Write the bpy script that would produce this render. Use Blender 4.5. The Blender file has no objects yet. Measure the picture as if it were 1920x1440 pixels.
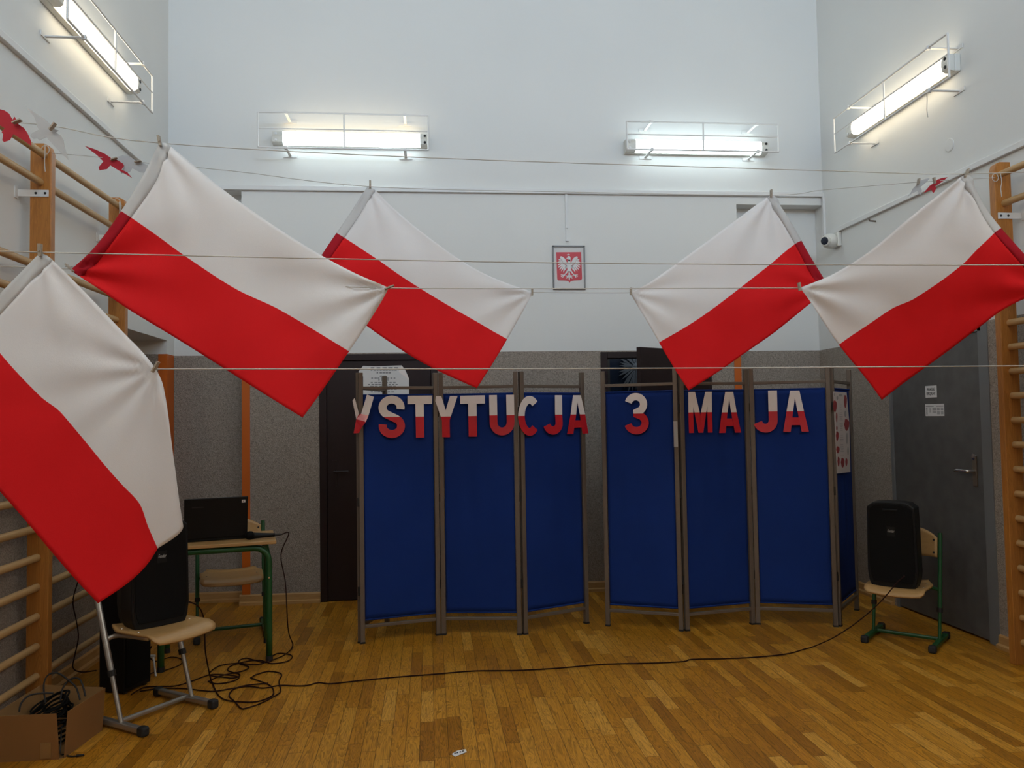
import bpy, bmesh, math, random
from mathutils import Vector, Matrix
random.seed(7)
PI = math.pi
C = bpy.context.scene.collection
SC = bpy.context.scene

# ------------------------------------------------------------------ camera
F_PX, YAW, PITCH, ROLL, EYE = 1501.1, 0.1026, 0.0429, -0.0169, 1.5
_cy, _sy, _cp, _sp = math.cos(YAW), math.sin(YAW), math.cos(PITCH), math.sin(PITCH)
FWD = Vector((_sy * _cp, _cy * _cp, _sp)); RT = Vector((_cy, -_sy, 0)); UP = RT.cross(FWD)
_cr, _sr = math.cos(ROLL), math.sin(ROLL)
R2 = RT * _cr + UP * _sr; U2 = UP * _cr - RT * _sr
cam = bpy.data.cameras.new('camera'); cam_ob = bpy.data.objects.new('camera', cam); C.objects.link(cam_ob)
cam.sensor_fit = 'HORIZONTAL'; cam.sensor_width = 36.0; cam.lens = 36.0 * F_PX / 1920; cam.clip_start = 0.05
cam_ob.matrix_world = Matrix(((R2.x, U2.x, -FWD.x, 0), (R2.y, U2.y, -FWD.y, 0), (R2.z, U2.z, -FWD.z, EYE), (0, 0, 0, 1)))
SC.camera = cam_ob
EYEV = Vector((0, 0, EYE))
def ray(x, y): return FWD + R2 * ((x - 960) / F_PX) + U2 * ((720 - y) / F_PX)
def aty(x, y, Y): d = ray(x, y); return EYEV + d * (Y / d.y)
def atx(x, y, X): d = ray(x, y); return EYEV + d * (X / d.x)
def atz(x, y, z=0.0): d = ray(x, y); return EYEV + d * ((z - EYE) / d.z)
def atplane(x, y, p, n): d = ray(x, y); return EYEV + d * ((p - EYEV).dot(n) / d.dot(n))

# ------------------------------------------------------------------ light and exposure
SC.view_settings.view_transform = 'Standard'; SC.view_settings.look = 'None'
SC.view_settings.gamma = 1.0; SC.view_settings.use_curve_mapping = False
SC.view_settings.exposure = 0.0
wld = bpy.data.worlds.new('world'); SC.world = wld; wld.use_nodes = True
bg = wld.node_tree.nodes['Background']; bg.inputs[0].default_value = (0.62, 0.75, 1.0, 1); bg.inputs[1].default_value = 1.0
DAY = 235.0       # daylight through the high rear windows
LAMP, LAMP_FILL = 7.6, 46.0       # lens brightness: wall lamps in view, and unseen ones added for fill
def area(name, loc, target, sx, sy, power, col):
    l = bpy.data.lights.new(name, 'AREA'); l.shape = 'RECTANGLE'; l.size = sx; l.size_y = sy; l.energy = power; l.color = col
    o = bpy.data.objects.new(name, l); C.objects.link(o); o.location = loc
    o.rotation_euler = (Vector(target) - Vector(loc)).to_track_quat('-Z', 'Y').to_euler()
    return o
area('daylight_high_window', (0.7, -2.35, 5.3), (0.7, 6.8, 9.0), 5.0, 1.3, DAY, (0.57, 0.77, 1.0))

# ------------------------------------------------------------------ room measures
D, XL, XR = 6.864, -2.15, 3.572
DR = 7.02                    # back of the two recesses beside the middle of the back wall
XA, XB = -1.558, 2.757       # the middle part of the back wall
YN, ZC = -2.5, 6.4           # rear wall, ceiling
ZW = 2.077                   # top of the grey wainscot
ZT = 3.44                    # underside of the ledge

# ------------------------------------------------------------------ materials
def nt(name):
    m = bpy.data.materials.new(name); m.use_nodes = True
    t = m.node_tree; b = t.nodes['Principled BSDF']
    return m, t, b
def N(t, typ, **kw):
    n = t.nodes.new(typ)
    for k, v in kw.items():
        if k.startswith('i_'):
            key = k[2:]; key = int(key) if key.isdigit() else key.replace('_', ' ')
            n.inputs[key].default_value = v
        else: setattr(n, k, v)
    return n
def rgb(c): return (c[0], c[1], c[2], 1)
def plain(name, col, rough=0.5, metal=0.0, var=0.08, scale=6.0, bump=0.0, bscale=200.0, spec=0.5, coat=0.0, trans=0.0):
    m, t, b = nt(name); L = t.links
    tc = N(t, 'ShaderNodeTexCoord')
    nz = N(t, 'ShaderNodeTexNoise', i_Scale=scale, i_Detail=4.0)
    L.new(tc.outputs['Object'], nz.inputs['Vector'])
    mx = N(t, 'ShaderNodeMix', data_type='RGBA')
    mx.inputs[6].default_value = rgb([c * (1 - var) for c in col]); mx.inputs[7].default_value = rgb([min(1, c * (1 + var)) for c in col])
    L.new(nz.outputs['Fac'], mx.inputs[0]); L.new(mx.outputs[2], b.inputs['Base Color'])
    b.inputs['Roughness'].default_value = rough; b.inputs['Metallic'].default_value = metal
    b.inputs['Specular IOR Level'].default_value = spec; b.inputs['Coat Weight'].default_value = coat
    if bump:
        n2 = N(t, 'ShaderNodeTexNoise', i_Scale=bscale, i_Detail=3.0); L.new(tc.outputs['Object'], n2.inputs['Vector'])
        bp = N(t, 'ShaderNodeBump', i_Strength=bump, i_Distance=0.002); L.new(n2.outputs['Fac'], bp.inputs['Height']); L.new(bp.outputs[0], b.inputs['Normal'])
    if trans:
        out = t.nodes['Material Output']; tr = N(t, 'ShaderNodeBsdfTranslucent'); ms = N(t, 'ShaderNodeMixShader', i_0=trans)
        L.new(mx.outputs[2], tr.inputs[0]); L.new(b.outputs[0], ms.inputs[1]); L.new(tr.outputs[0], ms.inputs[2]); L.new(ms.outputs[0], out.inputs[0])
    return m
def wood(name, c1, c2, scale=(30, 30, 1.5), rough=0.4, var=0.5, bump=0.1):
    m, t, b = nt(name); L = t.links
    tc = N(t, 'ShaderNodeTexCoord'); mp = N(t, 'ShaderNodeMapping'); mp.inputs['Scale'].default_value = scale
    L.new(tc.outputs['Object'], mp.inputs['Vector'])
    n1 = N(t, 'ShaderNodeTexNoise', i_Scale=1.0, i_Detail=5.0, i_Distortion=1.2); L.new(mp.outputs[0], n1.inputs['Vector'])
    wv = N(t, 'ShaderNodeMath', operation='MULTIPLY', i_1=9.0); L.new(n1.outputs['Fac'], wv.inputs[0])
    fr = N(t, 'ShaderNodeMath', operation='FRACT'); L.new(wv.outputs[0], fr.inputs[0])
    mm = N(t, 'ShaderNodeMath', operation='MULTIPLY', i_1=var); L.new(fr.outputs[0], mm.inputs[0])
    ad = N(t, 'ShaderNodeMath', operation='ADD'); L.new(mm.outputs[0], ad.inputs[0]); L.new(n1.outputs['Fac'], ad.inputs[1])
    mx = N(t, 'ShaderNodeMix', data_type='RGBA'); mx.inputs[6].default_value = rgb(c1); mx.inputs[7].default_value = rgb(c2)
    L.new(ad.outputs[0], mx.inputs[0]); L.new(mx.outputs[2], b.inputs['Base Color']); b.inputs['Roughness'].default_value = rough
    bp = N(t, 'ShaderNodeBump', i_Strength=bump, i_Distance=0.001); L.new(n1.outputs['Fac'], bp.inputs['Height']); L.new(bp.outputs[0], b.inputs['Normal'])
    return m
def glow(name, col, s):
    m, t, b = nt(name)
    b.inputs['Base Color'].default_value = (0.8, 0.8, 0.8, 1)
    b.inputs['Emission Color'].default_value = rgb(col); b.inputs['Emission Strength'].default_value = s
    return m
def parquet():
    m, t, b = nt('oak_parquet'); L = t.links
    tc = N(t, 'ShaderNodeTexCoord'); sp = N(t, 'ShaderNodeSeparateXYZ'); L.new(tc.outputs['Object'], sp.inputs[0])
    def M(op, a, bb=None, c=None):
        n = N(t, 'ShaderNodeMath', operation=op)
        for i, v in enumerate((a, bb, c)):
            if v is None: continue
            if isinstance(v, (int, float)): n.inputs[i].default_value = v
            else: L.new(v, n.inputs[i])
        return n.outputs[0]
    u = M('DIVIDE', sp.outputs[0], 0.066); col = M('FLOOR', u); fu = M('FRACT', u)
    wn = N(t, 'ShaderNodeTexWhiteNoise', noise_dimensions='1D'); L.new(col, wn.inputs['W'])
    v = M('ADD', M('DIVIDE', sp.outputs[1], 0.46), M('MULTIPLY', wn.outputs['Value'], 7.0)); row = M('FLOOR', v); fv = M('FRACT', v)
    cm = N(t, 'ShaderNodeCombineXYZ'); L.new(col, cm.inputs[0]); L.new(row, cm.inputs[1])
    w2 = N(t, 'ShaderNodeTexWhiteNoise', noise_dimensions='2D'); L.new(cm.outputs[0], w2.inputs['Vector'])
    # grain: long noise shifted per board
    mp = N(t, 'ShaderNodeCombineXYZ')
    L.new(M('MULTIPLY', sp.outputs[0], 26.0), mp.inputs[0]); L.new(M('MULTIPLY', sp.outputs[1], 2.6), mp.inputs[1]); L.new(M('MULTIPLY', w2.outputs['Value'], 60.0), mp.inputs[2])
    g = N(t, 'ShaderNodeTexNoise', i_Scale=1.0, i_Detail=3.0, i_Distortion=0.8); L.new(mp.outputs[0], g.inputs['Vector'])
    ring = M('FRACT', M('MULTIPLY', g.outputs['Fac'], 10.0)); ring = M('POWER', ring, 2.0)
    fine = N(t, 'ShaderNodeTexNoise', i_Scale=1.0, i_Detail=2.0)
    mp2 = N(t, 'ShaderNodeCombineXYZ'); L.new(M('MULTIPLY', sp.outputs[0], 240.0), mp2.inputs[0]); L.new(M('MULTIPLY', sp.outputs[1], 14.0), mp2.inputs[1]); L.new(M('MULTIPLY', w2.outputs['Value'], 9.0), mp2.inputs[2])
    L.new(mp2.outputs[0], fine.inputs['Vector'])
    cr = N(t, 'ShaderNodeValToRGB'); L.new(w2.outputs['Value'], cr.inputs[0])
    e = cr.color_ramp.elements; e[0].position = 0.0; e[0].color = rgb((0.34, 0.135, 0.010)); e[1].position = 1.0; e[1].color = rgb((0.63, 0.31, 0.044))
    for p, c in ((0.25, (0.46, 0.19, 0.013)), (0.55, (0.51, 0.218, 0.016)), (0.85, (0.56, 0.255, 0.024))):
        q = e.new(p); q.color = rgb(c)
    dk = M('SUBTRACT', 1.0, M('MULTIPLY', ring, 0.5)); dk = M('MULTIPLY', dk, M('ADD', 0.80, M('MULTIPLY', fine.outputs['Fac'], 0.46)))
    eu = M('MINIMUM', fu, M('SUBTRACT', 1.0, fu)); ev = M('MINIMUM', fv, M('SUBTRACT', 1.0, fv))
    gu = M('LESS_THAN', eu, 0.022); gv = M('LESS_THAN', ev, 0.0032); gap = M('MAXIMUM', gu, gv)
    dk = M('MULTIPLY', dk, M('SUBTRACT', 1.0, M('MULTIPLY', gap, 0.62)))
    mx = N(t, 'ShaderNodeMix', data_type='RGBA', blend_type='MULTIPLY', i_0=1.0); L.new(cr.outputs[0], mx.inputs[6])
    cb = N(t, 'ShaderNodeCombineColor'); L.new(dk, cb.inputs[0]); L.new(dk, cb.inputs[1]); L.new(dk, cb.inputs[2]); L.new(cb.outputs[0], mx.inputs[7])
    L.new(mx.outputs[2], b.inputs['Base Color'])
    L.new(M('ADD', 0.34, M('MULTIPLY', w2.outputs['Value'], 0.14)), b.inputs['Roughness'])
    b.inputs['Specular IOR Level'].default_value = 0.3
    bp = N(t, 'ShaderNodeBump', i_Strength=0.25, i_Distance=0.001); L.new(dk, bp.inputs['Height']); L.new(bp.outputs[0], b.inputs['Normal'])
    return m
def pebble():
    m, t, b = nt('grey_pebble_plaster'); L = t.links
    tc = N(t, 'ShaderNodeTexCoord')
    v = N(t, 'ShaderNodeTexVoronoi', i_Scale=150.0); L.new(tc.outputs['Object'], v.inputs['Vector'])
    n = N(t, 'ShaderNodeTexNoise', i_Scale=60.0, i_Detail=4.0); L.new(tc.outputs['Object'], n.inputs['Vector'])
    s = N(t, 'ShaderNodeSeparateColor'); L.new(v.outputs['Color'], s.inputs[0])
    cr = N(t, 'ShaderNodeValToRGB'); L.new(s.outputs[0], cr.inputs[0]); e = cr.color_ramp.elements
    e[0].color = rgb((0.16, 0.132, 0.108)); e[1].color = rgb((0.44, 0.375, 0.315)); q = e.new(0.18); q.color = rgb((0.27, 0.228, 0.19)); q = e.new(0.6); q.color = rgb((0.345, 0.292, 0.244))
    mx = N(t, 'ShaderNodeMix', data_type='RGBA', i_0=0.35); L.new(cr.outputs[0], mx.inputs[6])
    c2 = N(t, 'ShaderNodeValToRGB'); L.new(n.outputs['Fac'], c2.inputs[0]); c2.color_ramp.elements[0].position = 0.3; c2.color_ramp.elements[0].color = rgb((0.2, 0.17, 0.14)); c2.color_ramp.elements[1].position = 0.7; c2.color_ramp.elements[1].color = rgb((0.40, 0.34, 0.29))
    L.new(c2.outputs[0], mx.inputs[7]); L.new(mx.outputs[2], b.inputs['Base Color']); b.inputs['Roughness'].default_value = 0.75
    bp = N(t, 'ShaderNodeBump', i_Strength=0.7, i_Distance=0.004); L.new(v.outputs['Distance'], bp.inputs['Height']); L.new(bp.outputs[0], b.inputs['Normal'])
    return m
WHITE = plain('white_wall_paint', (0.755, 0.757, 0.735), 0.7, var=0.03, scale=1.2, bump=0.15, bscale=60)
PEB = pebble(); FLOOR = parquet()
ORANGE = plain('orange_paint', (0.58, 0.12, 0.004), 0.5, var=0.05)
BASEB = wood('baseboard_oak', (0.36, 0.185, 0.06), (0.50, 0.29, 0.105), (1.5, 1.5, 40), 0.45)
TRIMW = plain('white_plastic_duct', (0.74, 0.74, 0.73), 0.45, var=0.02)
BROWN = plain('dark_brown_door', (0.019, 0.0095, 0.0095), 0.4, var=0.15, scale=20, spec=0.3)
GREYD = plain('dark_grey_door', (0.105, 0.102, 0.098), 0.55, var=0.35, scale=9, bump=0.1, bscale=120)
GREYF = plain('grey_steel_frame', (0.17, 0.175, 0.18), 0.5, var=0.05)
POST = wood('pine_post', (0.25, 0.082, 0.010), (0.47, 0.185, 0.034), (22, 22, 1.6), 0.38)
RUNG = wood('beech_rung', (0.38, 0.215, 0.08), (0.52, 0.325, 0.14), (60, 2.5, 60), 0.42, 0.3)
ALU = plain('bronze_aluminium', (0.165, 0.130, 0.100), 0.45, metal=0.3, var=0.06, scale=30)
ALUD = plain('dark_joint_rubber', (0.02, 0.018, 0.017), 0.6)
BLUE = plain('blue_screen_cloth', (0.0085, 0.031, 0.175), 0.85, var=0.14, scale=3, bump=0.3, bscale=420, spec=0.15)
FWHITE = plain('white_flag_cloth', (0.88, 0.865, 0.87), 0.8, var=0.03, scale=4, bump=0.2, bscale=300, spec=0.2, trans=0.22)
FRED = plain('red_flag_cloth', (0.82, 0.014, 0.019), 0.75, var=0.05, scale=4, bump=0.2, bscale=300, spec=0.2, trans=0.22)
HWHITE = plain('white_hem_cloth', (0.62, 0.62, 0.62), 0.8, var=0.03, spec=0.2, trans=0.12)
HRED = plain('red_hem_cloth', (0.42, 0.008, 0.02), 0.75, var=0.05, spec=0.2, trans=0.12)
LWHITE = plain('laminated_white_paper', (0.88, 0.82, 0.79), 0.22, var=0.05, scale=20, bump=0.25, bscale=25, coat=0.3)
LRED = plain('laminated_red_paper', (0.60, 0.016, 0.03), 0.22, var=0.08, scale=20, bump=0.25, bscale=25, coat=0.3)
PAPER = plain('white_paper', (0.70, 0.69, 0.68), 0.8, var=0.03, scale=15)
INK = plain('dark_ink', (0.05, 0.05, 0.055), 0.7); FAINT = plain('small_print_ink', (0.22, 0.22, 0.23), 0.7)
BIRDW = plain('shaded_white_card', (0.42, 0.42, 0.425), 0.8, var=0.02)  # white card, its colour darkened to grey for the shade on it
BIRDR = plain('dark_red_card', (0.38, 0.010, 0.022), 0.8, var=0.04)
STRING = plain('white_cord', (0.52, 0.50, 0.46), 0.8)
PEG = plain('wooden_peg', (0.36, 0.31, 0.25), 0.7, var=0.1)
LAMPB = plain('lamp_white_plastic', (0.70, 0.69, 0.64), 0.4, var=0.02)
WIRE = plain('white_enamel_wire', (0.74, 0.73, 0.71), 0.4, var=0.02)
GWARM = glow('warm_lamp_light', (1.0, 0.80, 0.50), LAMP); GCOOL = glow('cool_lamp_light', (0.80, 0.97, 1.0), LAMP); GNEU = glow('neutral_lamp_light', (1.0, 0.84, 0.58), LAMP); GFILL = glow('added_fill_light', (1.0, 0.90, 0.74), LAMP_FILL)
BLACK = plain('black_plastic', (0.0055, 0.0055, 0.006), 0.5, var=0.1, scale=40, bump=0.1, bscale=400, spec=0.25)
GRILLE = plain('black_grille', (0.003, 0.003, 0.0033), 0.7, var=0.2, scale=200, bump=0.3, bscale=700, spec=0.15)
BADGE = plain('silver_badge', (0.55, 0.55, 0.54), 0.35, metal=0.3)
RUBBER = plain('black_rubber', (0.014, 0.013, 0.013), 0.7)
PLY = wood('beech_plywood', (0.37, 0.20, 0.066), (0.49, 0.29, 0.11), (3, 22, 22), 0.38, 0.25)
STEEL = plain('silver_steel_tube', (0.42, 0.40, 0.37), 0.35, metal=0.75, var=0.05)
GREEN = plain('green_steel_tube', (0.010, 0.075, 0.020), 0.4, var=0.06)
CARD = plain('brown_cardboard', (0.25, 0.115, 0.030), 0.85, var=0.12, scale=5, bump=0.2, bscale=80)
CARDI = plain('cardboard_inside', (0.34, 0.185, 0.065), 0.85, var=0.08)
TAPE = plain('packing_tape', (0.27, 0.145, 0.05), 0.35, var=0.05)
CABLE = plain('dark_cable', (0.022, 0.006, 0.004), 0.75, spec=0.15)
CABLE2 = plain('black_cable', (0.007, 0.0065, 0.006), 0.8, spec=0.15)
CHROME = plain('chrome', (0.6, 0.58, 0.56), 0.2, metal=0.9)
SHIELD = plain('emblem_red', (0.55, 0.02, 0.035), 0.4); EAGLE = plain('emblem_white', (0.74, 0.74, 0.74), 0.5); FRAMEG = plain('grey_frame', (0.20, 0.20, 0.20), 0.4)
NAVY = plain('navy_glass', (0.012, 0.018, 0.034), 0.2); SLATE = plain('slate_strand', (0.042, 0.052, 0.066), 0.7); DIM = plain('corridor_paint', (0.10, 0.11, 0.105), 0.7)
FLOWR = plain('printed_red_flower', (0.30, 0.03, 0.035), 0.6, var=0.3, scale=80); FLOWG = plain('printed_grey_leaf', (0.36, 0.33, 0.32), 0.6, var=0.2, scale=80); PINKP = plain('pale_poster_paper', (0.62, 0.55, 0.52), 0.6, var=0.04)

# ------------------------------------------------------------------ mesh helpers
MW = {}
def mat_of(o): return MW.get(o.name, Matrix.Identity(4))
class MB:
    def __init__(s): s.v = []; s.f = []; s.m = []
    def add(s, vs, fs, mi=0):
        k = len(s.v); s.v += [Vector(v) for v in vs]; s.f += [tuple(i + k for i in f) for f in fs]; s.m += [mi] * len(fs); return s
    def box(s, lo, hi, mi=0):
        x0, y0, z0 = lo; x1, y1, z1 = hi
        return s.add([(x0, y0, z0), (x1, y0, z0), (x1, y1, z0), (x0, y1, z0), (x0, y0, z1), (x1, y0, z1), (x1, y1, z1), (x0, y1, z1)],
                     [(0, 3, 2, 1), (4, 5, 6, 7), (0, 1, 5, 4), (1, 2, 6, 5), (2, 3, 7, 6), (3, 0, 4, 7)], mi)
    def obox(s, c, ax, ay, az, mi=0):      # oriented box from centre and three half vectors
        c, ax, ay, az = map(Vector, (c, ax, ay, az))
        vs = [c + ax * i + ay * j + az * k for k in (-1, 1) for i, j in ((-1, -1), (1, -1), (1, 1), (-1, 1))]
        return s.add(vs, [(0, 3, 2, 1), (4, 5, 6, 7), (0, 1, 5, 4), (1, 2, 6, 5), (2, 3, 7, 6), (3, 0, 4, 7)], mi)
    def bar(s, p, q, w, h, mi=0, up=(0, 0, 1)):
        p, q = Vector(p), Vector(q); d = (q - p); n = d.normalized(); u = Vector(up)
        if abs(n.dot(u)) > 0.95: u = Vector((0, 1, 0))
        a = n.cross(u).normalized(); b2 = a.cross(n)
        return s.obox((p + q) / 2, a * (w / 2), d / 2, b2 * (h / 2), mi)
    def tube(s, pts, r, seg=8, mi=0, closed=False):
        P = [Vector(p) for p in pts]; n = len(P); rs = r if isinstance(r, (list, tuple)) else [r] * n
        T = [((P[(i + 1) % n] - P[i - 1]) if closed else (P[min(i + 1, n - 1)] - P[max(i - 1, 0)])).normalized() for i in range(n)]
        u = Vector((0, 0, 1))
        if abs(T[0].dot(u)) > 0.9: u = Vector((1, 0, 0))
        u = (u - T[0] * u.dot(T[0])).normalized(); vs = []
        for i in range(n):
            u = (u - T[i] * u.dot(T[i])); u = u.normalized() if u.length > 1e-6 else T[i].orthogonal().normalized()
            w = T[i].cross(u)
            for k in range(seg):
                a = 2 * PI * k / seg; vs.append(P[i] + (u * math.cos(a) + w * math.sin(a)) * rs[i])
        fs = []
        for i in range(n if closed else n - 1):
            j = (i + 1) % n
            for k in range(seg): l = (k + 1) % seg; fs.append((i * seg + k, i * seg + l, j * seg + l, j * seg + k))
        if not closed: fs += [tuple(range(seg))[::-1], tuple(range((n - 1) * seg, n * seg))]
        return s.add(vs, fs, mi)
    def lathe(s, c, axis, prof, seg=20, mi=0):   # prof: (distance along axis, radius)
        c, axis = Vector(c), Vector(axis).normalized(); 
        return s.tube2([c + axis * a for a, r in prof], [max(r, 1e-4) for a, r in prof], axis, seg, mi)
    def tube2(s, P, rs, ax, seg, mi):
        u = ax.orthogonal().normalized(); w = ax.cross(u); n = len(P)
        vs = [P[i] + (u * math.cos(2 * PI * k / seg) + w * math.sin(2 * PI * k / seg)) * rs[i] for i in range(n) for k in range(seg)]
        fs = [(i * seg + k, i * seg + (k + 1) % seg, (i + 1) * seg + (k + 1) % seg, (i + 1) * seg + k) for i in range(n - 1) for k in range(seg)]
        fs += [tuple(range(seg))[::-1], tuple(range((n - 1) * seg, n * seg))]
        return s.add(vs, fs, mi)
    def prism(s, poly, off, mi=0):        # 3D polygon pushed along a vector
        P = [Vector(p) for p in poly]; o = Vector(off); n = len(P)
        fs = [tuple(range(n))[::-1], tuple(range(n, 2 * n))] + [(i, (i + 1) % n, n + (i + 1) % n, n + i) for i in range(n)]
        return s.add(P + [p + o for p in P], fs, mi)
    def build(s, name, mats, parent=None, smooth=False, bevel=0.0, world=False, tri=False, bseg=2):
        me = bpy.data.meshes.new(name); vs = s.v
        if world and parent is not None:
            inv = mat_of(parent).inverted(); vs = [inv @ v for v in vs]
        me.from_pydata([tuple(v) for v in vs], [], s.f)
        mats = mats if isinstance(mats, (list, tuple)) else [mats]
        for m in mats: me.materials.append(m)
        for p, i in zip(me.polygons, s.m): p.material_index = i
        bm = bmesh.new(); bm.from_mesh(me); bmesh.ops.recalc_face_normals(bm, faces=bm.faces)
        if tri: bmesh.ops.triangulate(bm, faces=[f for f in bm.faces if len(f.verts) > 4])
        bm.to_mesh(me); bm.free()
        if smooth:
            for p in me.polygons: p.use_smooth = True
        o = bpy.data.objects.new(name, me); C.objects.link(o)
        if parent is not None:
            o.parent = parent; MW[o.name] = mat_of(parent)
        if bevel:
            b = o.modifiers.new('bevel', 'BEVEL'); b.width = bevel; b.segments = bseg; b.limit_method = 'ANGLE'; b.angle_limit = 0.6
        return o
def thing(name, label, cat, loc=(0, 0, 0), rz=0.0, group=None):
    o = bpy.data.objects.new(name, None); C.objects.link(o); o.empty_display_size = 0.05
    o.location = loc; o.rotation_euler = (0, 0, rz)
    MW[o.name] = Matrix.Translation(Vector(loc)) @ Matrix.Rotation(rz, 4, 'Z')
    return tag(o, label, cat, group)
def tag(o, label, cat, group=None):
    o['label'] = label; o['category'] = cat
    if group: o['group'] = group
    return o
def struct(o, label=None):
    o['kind'] = 'structure'
    if label: o['label'] = label
    return o
def smooth_path(pts, k=6):
    P = [Vector(p) for p in pts]; out = []
    for i in range(len(P) - 1):
        a, b, c, d = P[max(i - 1, 0)], P[i], P[i + 1], P[min(i + 2, len(P) - 1)]
        for j in range(k):
            t = j / k; out.append(0.5 * ((2 * b) + (c - a) * t + (2 * a - 5 * b + 4 * c - d) * t * t + (3 * b - a - 3 * c + d) * t ** 3))
    out.append(P[-1]); return out
def text_obj(name, body, size, mat, parent, origin, xdir, ydir, shear=0.0, width=None, off=0.0005):
    cu = bpy.data.curves.new(name, 'FONT'); cu.body = body; cu.size = size; cu.align_x = 'CENTER'; cu.align_y = 'CENTER'; cu.shear = shear; cu.extrude = 0.0004
    tmp = bpy.data.objects.new('tmp_text', cu); C.objects.link(tmp)
    dg = bpy.context.evaluated_depsgraph_get(); me = bpy.data.meshes.new_from_object(tmp.evaluated_get(dg))
    C.objects.unlink(tmp); bpy.data.objects.remove(tmp)
    xs = [v.co.x for v in me.vertices]; k = 1.0
    if width and xs: k = width / (max(xs) - min(xs))
    xdir, ydir = Vector(xdir).normalized(), Vector(ydir).normalized(); n = xdir.cross(ydir); inv = mat_of(parent).inverted()
    for v in me.vertices: v.co = inv @ (Vector(origin) + xdir * v.co.x * k + ydir * v.co.y + n * (v.co.z + off))
    me.materials.append(mat); o = bpy.data.objects.new(name, me); C.objects.link(o); o.parent = parent; MW[o.name] = mat_of(parent)
    return o

# ------------------------------------------------------------------ room shell
m = MB(); m.box((XL - 0.7, YN - 0.2, -0.1), (XR + 0.4, 9.2, 0)); struct(m.build('floor', FLOOR), 'worn oak strip parquet floor')
m = MB(); m.box((XL - 0.7, YN - 0.2, ZC), (XR + 0.4, DR + 0.3, ZC + 0.1)); struct(m.build('ceiling', WHITE))
DX = [(-0.925, 0.07), (1.487, 2.484)]      # the two door openings of the back wall
ZD = 2.066
m = MB()
TH = DR + 0.2
m.box((XL - 0.2, D, ZT + 0.016), (XR + 0.2, TH, ZC))                     # upper wall
m.box((XA, D, ZW), (XB, TH, ZT + 0.016))                                    # middle part, white
m.box((XB, D, 3.385), (XR + 0.2, TH, ZT + 0.016))                          # lintel over right recess
m.box((XL - 0.2, DR, ZW), (XA, TH, ZT + 0.016)); m.box((XB, DR, ZW), (XR + 0.2, TH, 3.385))
for a, b in ((XA, DX[0][0]), (DX[0][1], DX[1][0]), (DX[1][1], XB)): m.box((a, D, 0), (b, TH, ZW), 1)
for a, b in DX: m.box((a, D, ZD), (b, TH, ZW), 1)
m.box((XL - 0.2, DR, 0), (XA, TH, ZW), 1); m.box((XB, DR, 0), (XR + 0.2, TH, ZW), 1)
m.box((DX[0][0] - 0.1, TH, -0.05), (DX[0][1] + 0.1, TH + 0.05, ZD + 0.1)); struct(m.build('wall_back', [WHITE, PEB]), 'white back wall with grey pebble wainscot')
# left wall with a door niche
NY0, NY1, ZN, NDEP = 5.62, 6.83, 2.19, 0.5
m = MB()
m.box((XL - 0.5, YN, ZW), (XL, NY0, ZC)); m.box((XL - 0.5, NY0, ZN), (XL, NY1, ZC)); m.box((XL - 0.5, NY1, ZW), (XL, DR, ZC))
m.box((XL - 0.5, YN, 0), (XL, NY0, ZW), 1); m.box((XL - 0.5, NY1, 0), (XL, DR, ZW), 1); m.box((XL - 0.6, NY0, 0), (XL - NDEP, NY1, ZN), 0)
struct(m.build('wall_left', [WHITE, PEB]), 'white left wall with a deep door niche')
RY0, RY1, ZRD = 4.84, 5.93, 2.05
m = MB()
m.box((XR, YN, ZW), (XR + 0.2, DR, ZC)); m.box((XR, YN, 0), (XR + 0.2, RY0, ZW), 1); m.box((XR, RY1, 0), (XR + 0.2, DR, ZW), 1); m.box((XR, RY0, ZRD), (XR + 0.2, RY1, ZW), 1)
m.box((XR + 0.2, RY0 - 0.1, -0.05), (XR + 0.26, RY1 + 0.1, ZRD + 0.1)); struct(m.build('wall_right', [WHITE, PEB]), 'white right wall with grey pebble wainscot')
m = MB(); m.box((XL - 0.5, YN - 0.2, 0), (XR + 0.2, YN, 4.6)); m.box((XL - 0.5, YN - 0.2, 6.0), (XR + 0.2, YN, ZC)); m.box((XL - 0.5, YN - 0.2, 4.6), (XL + 0.3, YN, 6.0)); m.box((XR - 0.3, YN - 0.2, 4.6), (XR + 0.2, YN, 6.0))
struct(m.build('wall_rear', WHITE))
m = MB()
for k in range(5): x = XL + 0.3 + (XR - XL - 0.6) * k / 4; m.box((x - 0.03, YN - 0.15, 4.6), (x + 0.03, YN - 0.08, 6.0))
m.box((XL + 0.3, YN - 0.15, 4.6), (XR - 0.3, YN - 0.08, 4.66)); m.box((XL + 0.3, YN - 0.15, 5.94), (XR - 0.3, YN - 0.08, 6.0))
struct(m.build('window_1', LAMPB))
# unseen slab added behind the viewer to keep daylight off the lower room
m = MB(); m.box((XL, YN, 4.42), (XR, -0.25, 4.56)); struct(m.build('daylight_blocker', WHITE))
# orange painted strips
def slab(name, lo, hi, mat, label=None, bevel=0.0):
    m = MB(); m.box(lo, hi); return struct(m.build(name, mat, bevel=bevel), label)
slab('trim_1', (XA, D - 0.006, 0.085), (XA + 0.066, D, ZW - 0.02), ORANGE, 'orange stripe at the left recess edge')
slab('trim_2', (2.694, D - 0.006, 0.085), (2.757, D, ZW), ORANGE, 'orange stripe at the right recess edge')
m = MB(); m.box((XL - 0.066, NY1 - 0.006, 0), (XL, NY1, ZW)); m.box((XL, NY1 - 0.006, 0), (XL + 0.005, DR - 0.02, ZW)); struct(m.build('trim_3', ORANGE), 'orange stripe on the left corner of the door niche')
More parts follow.
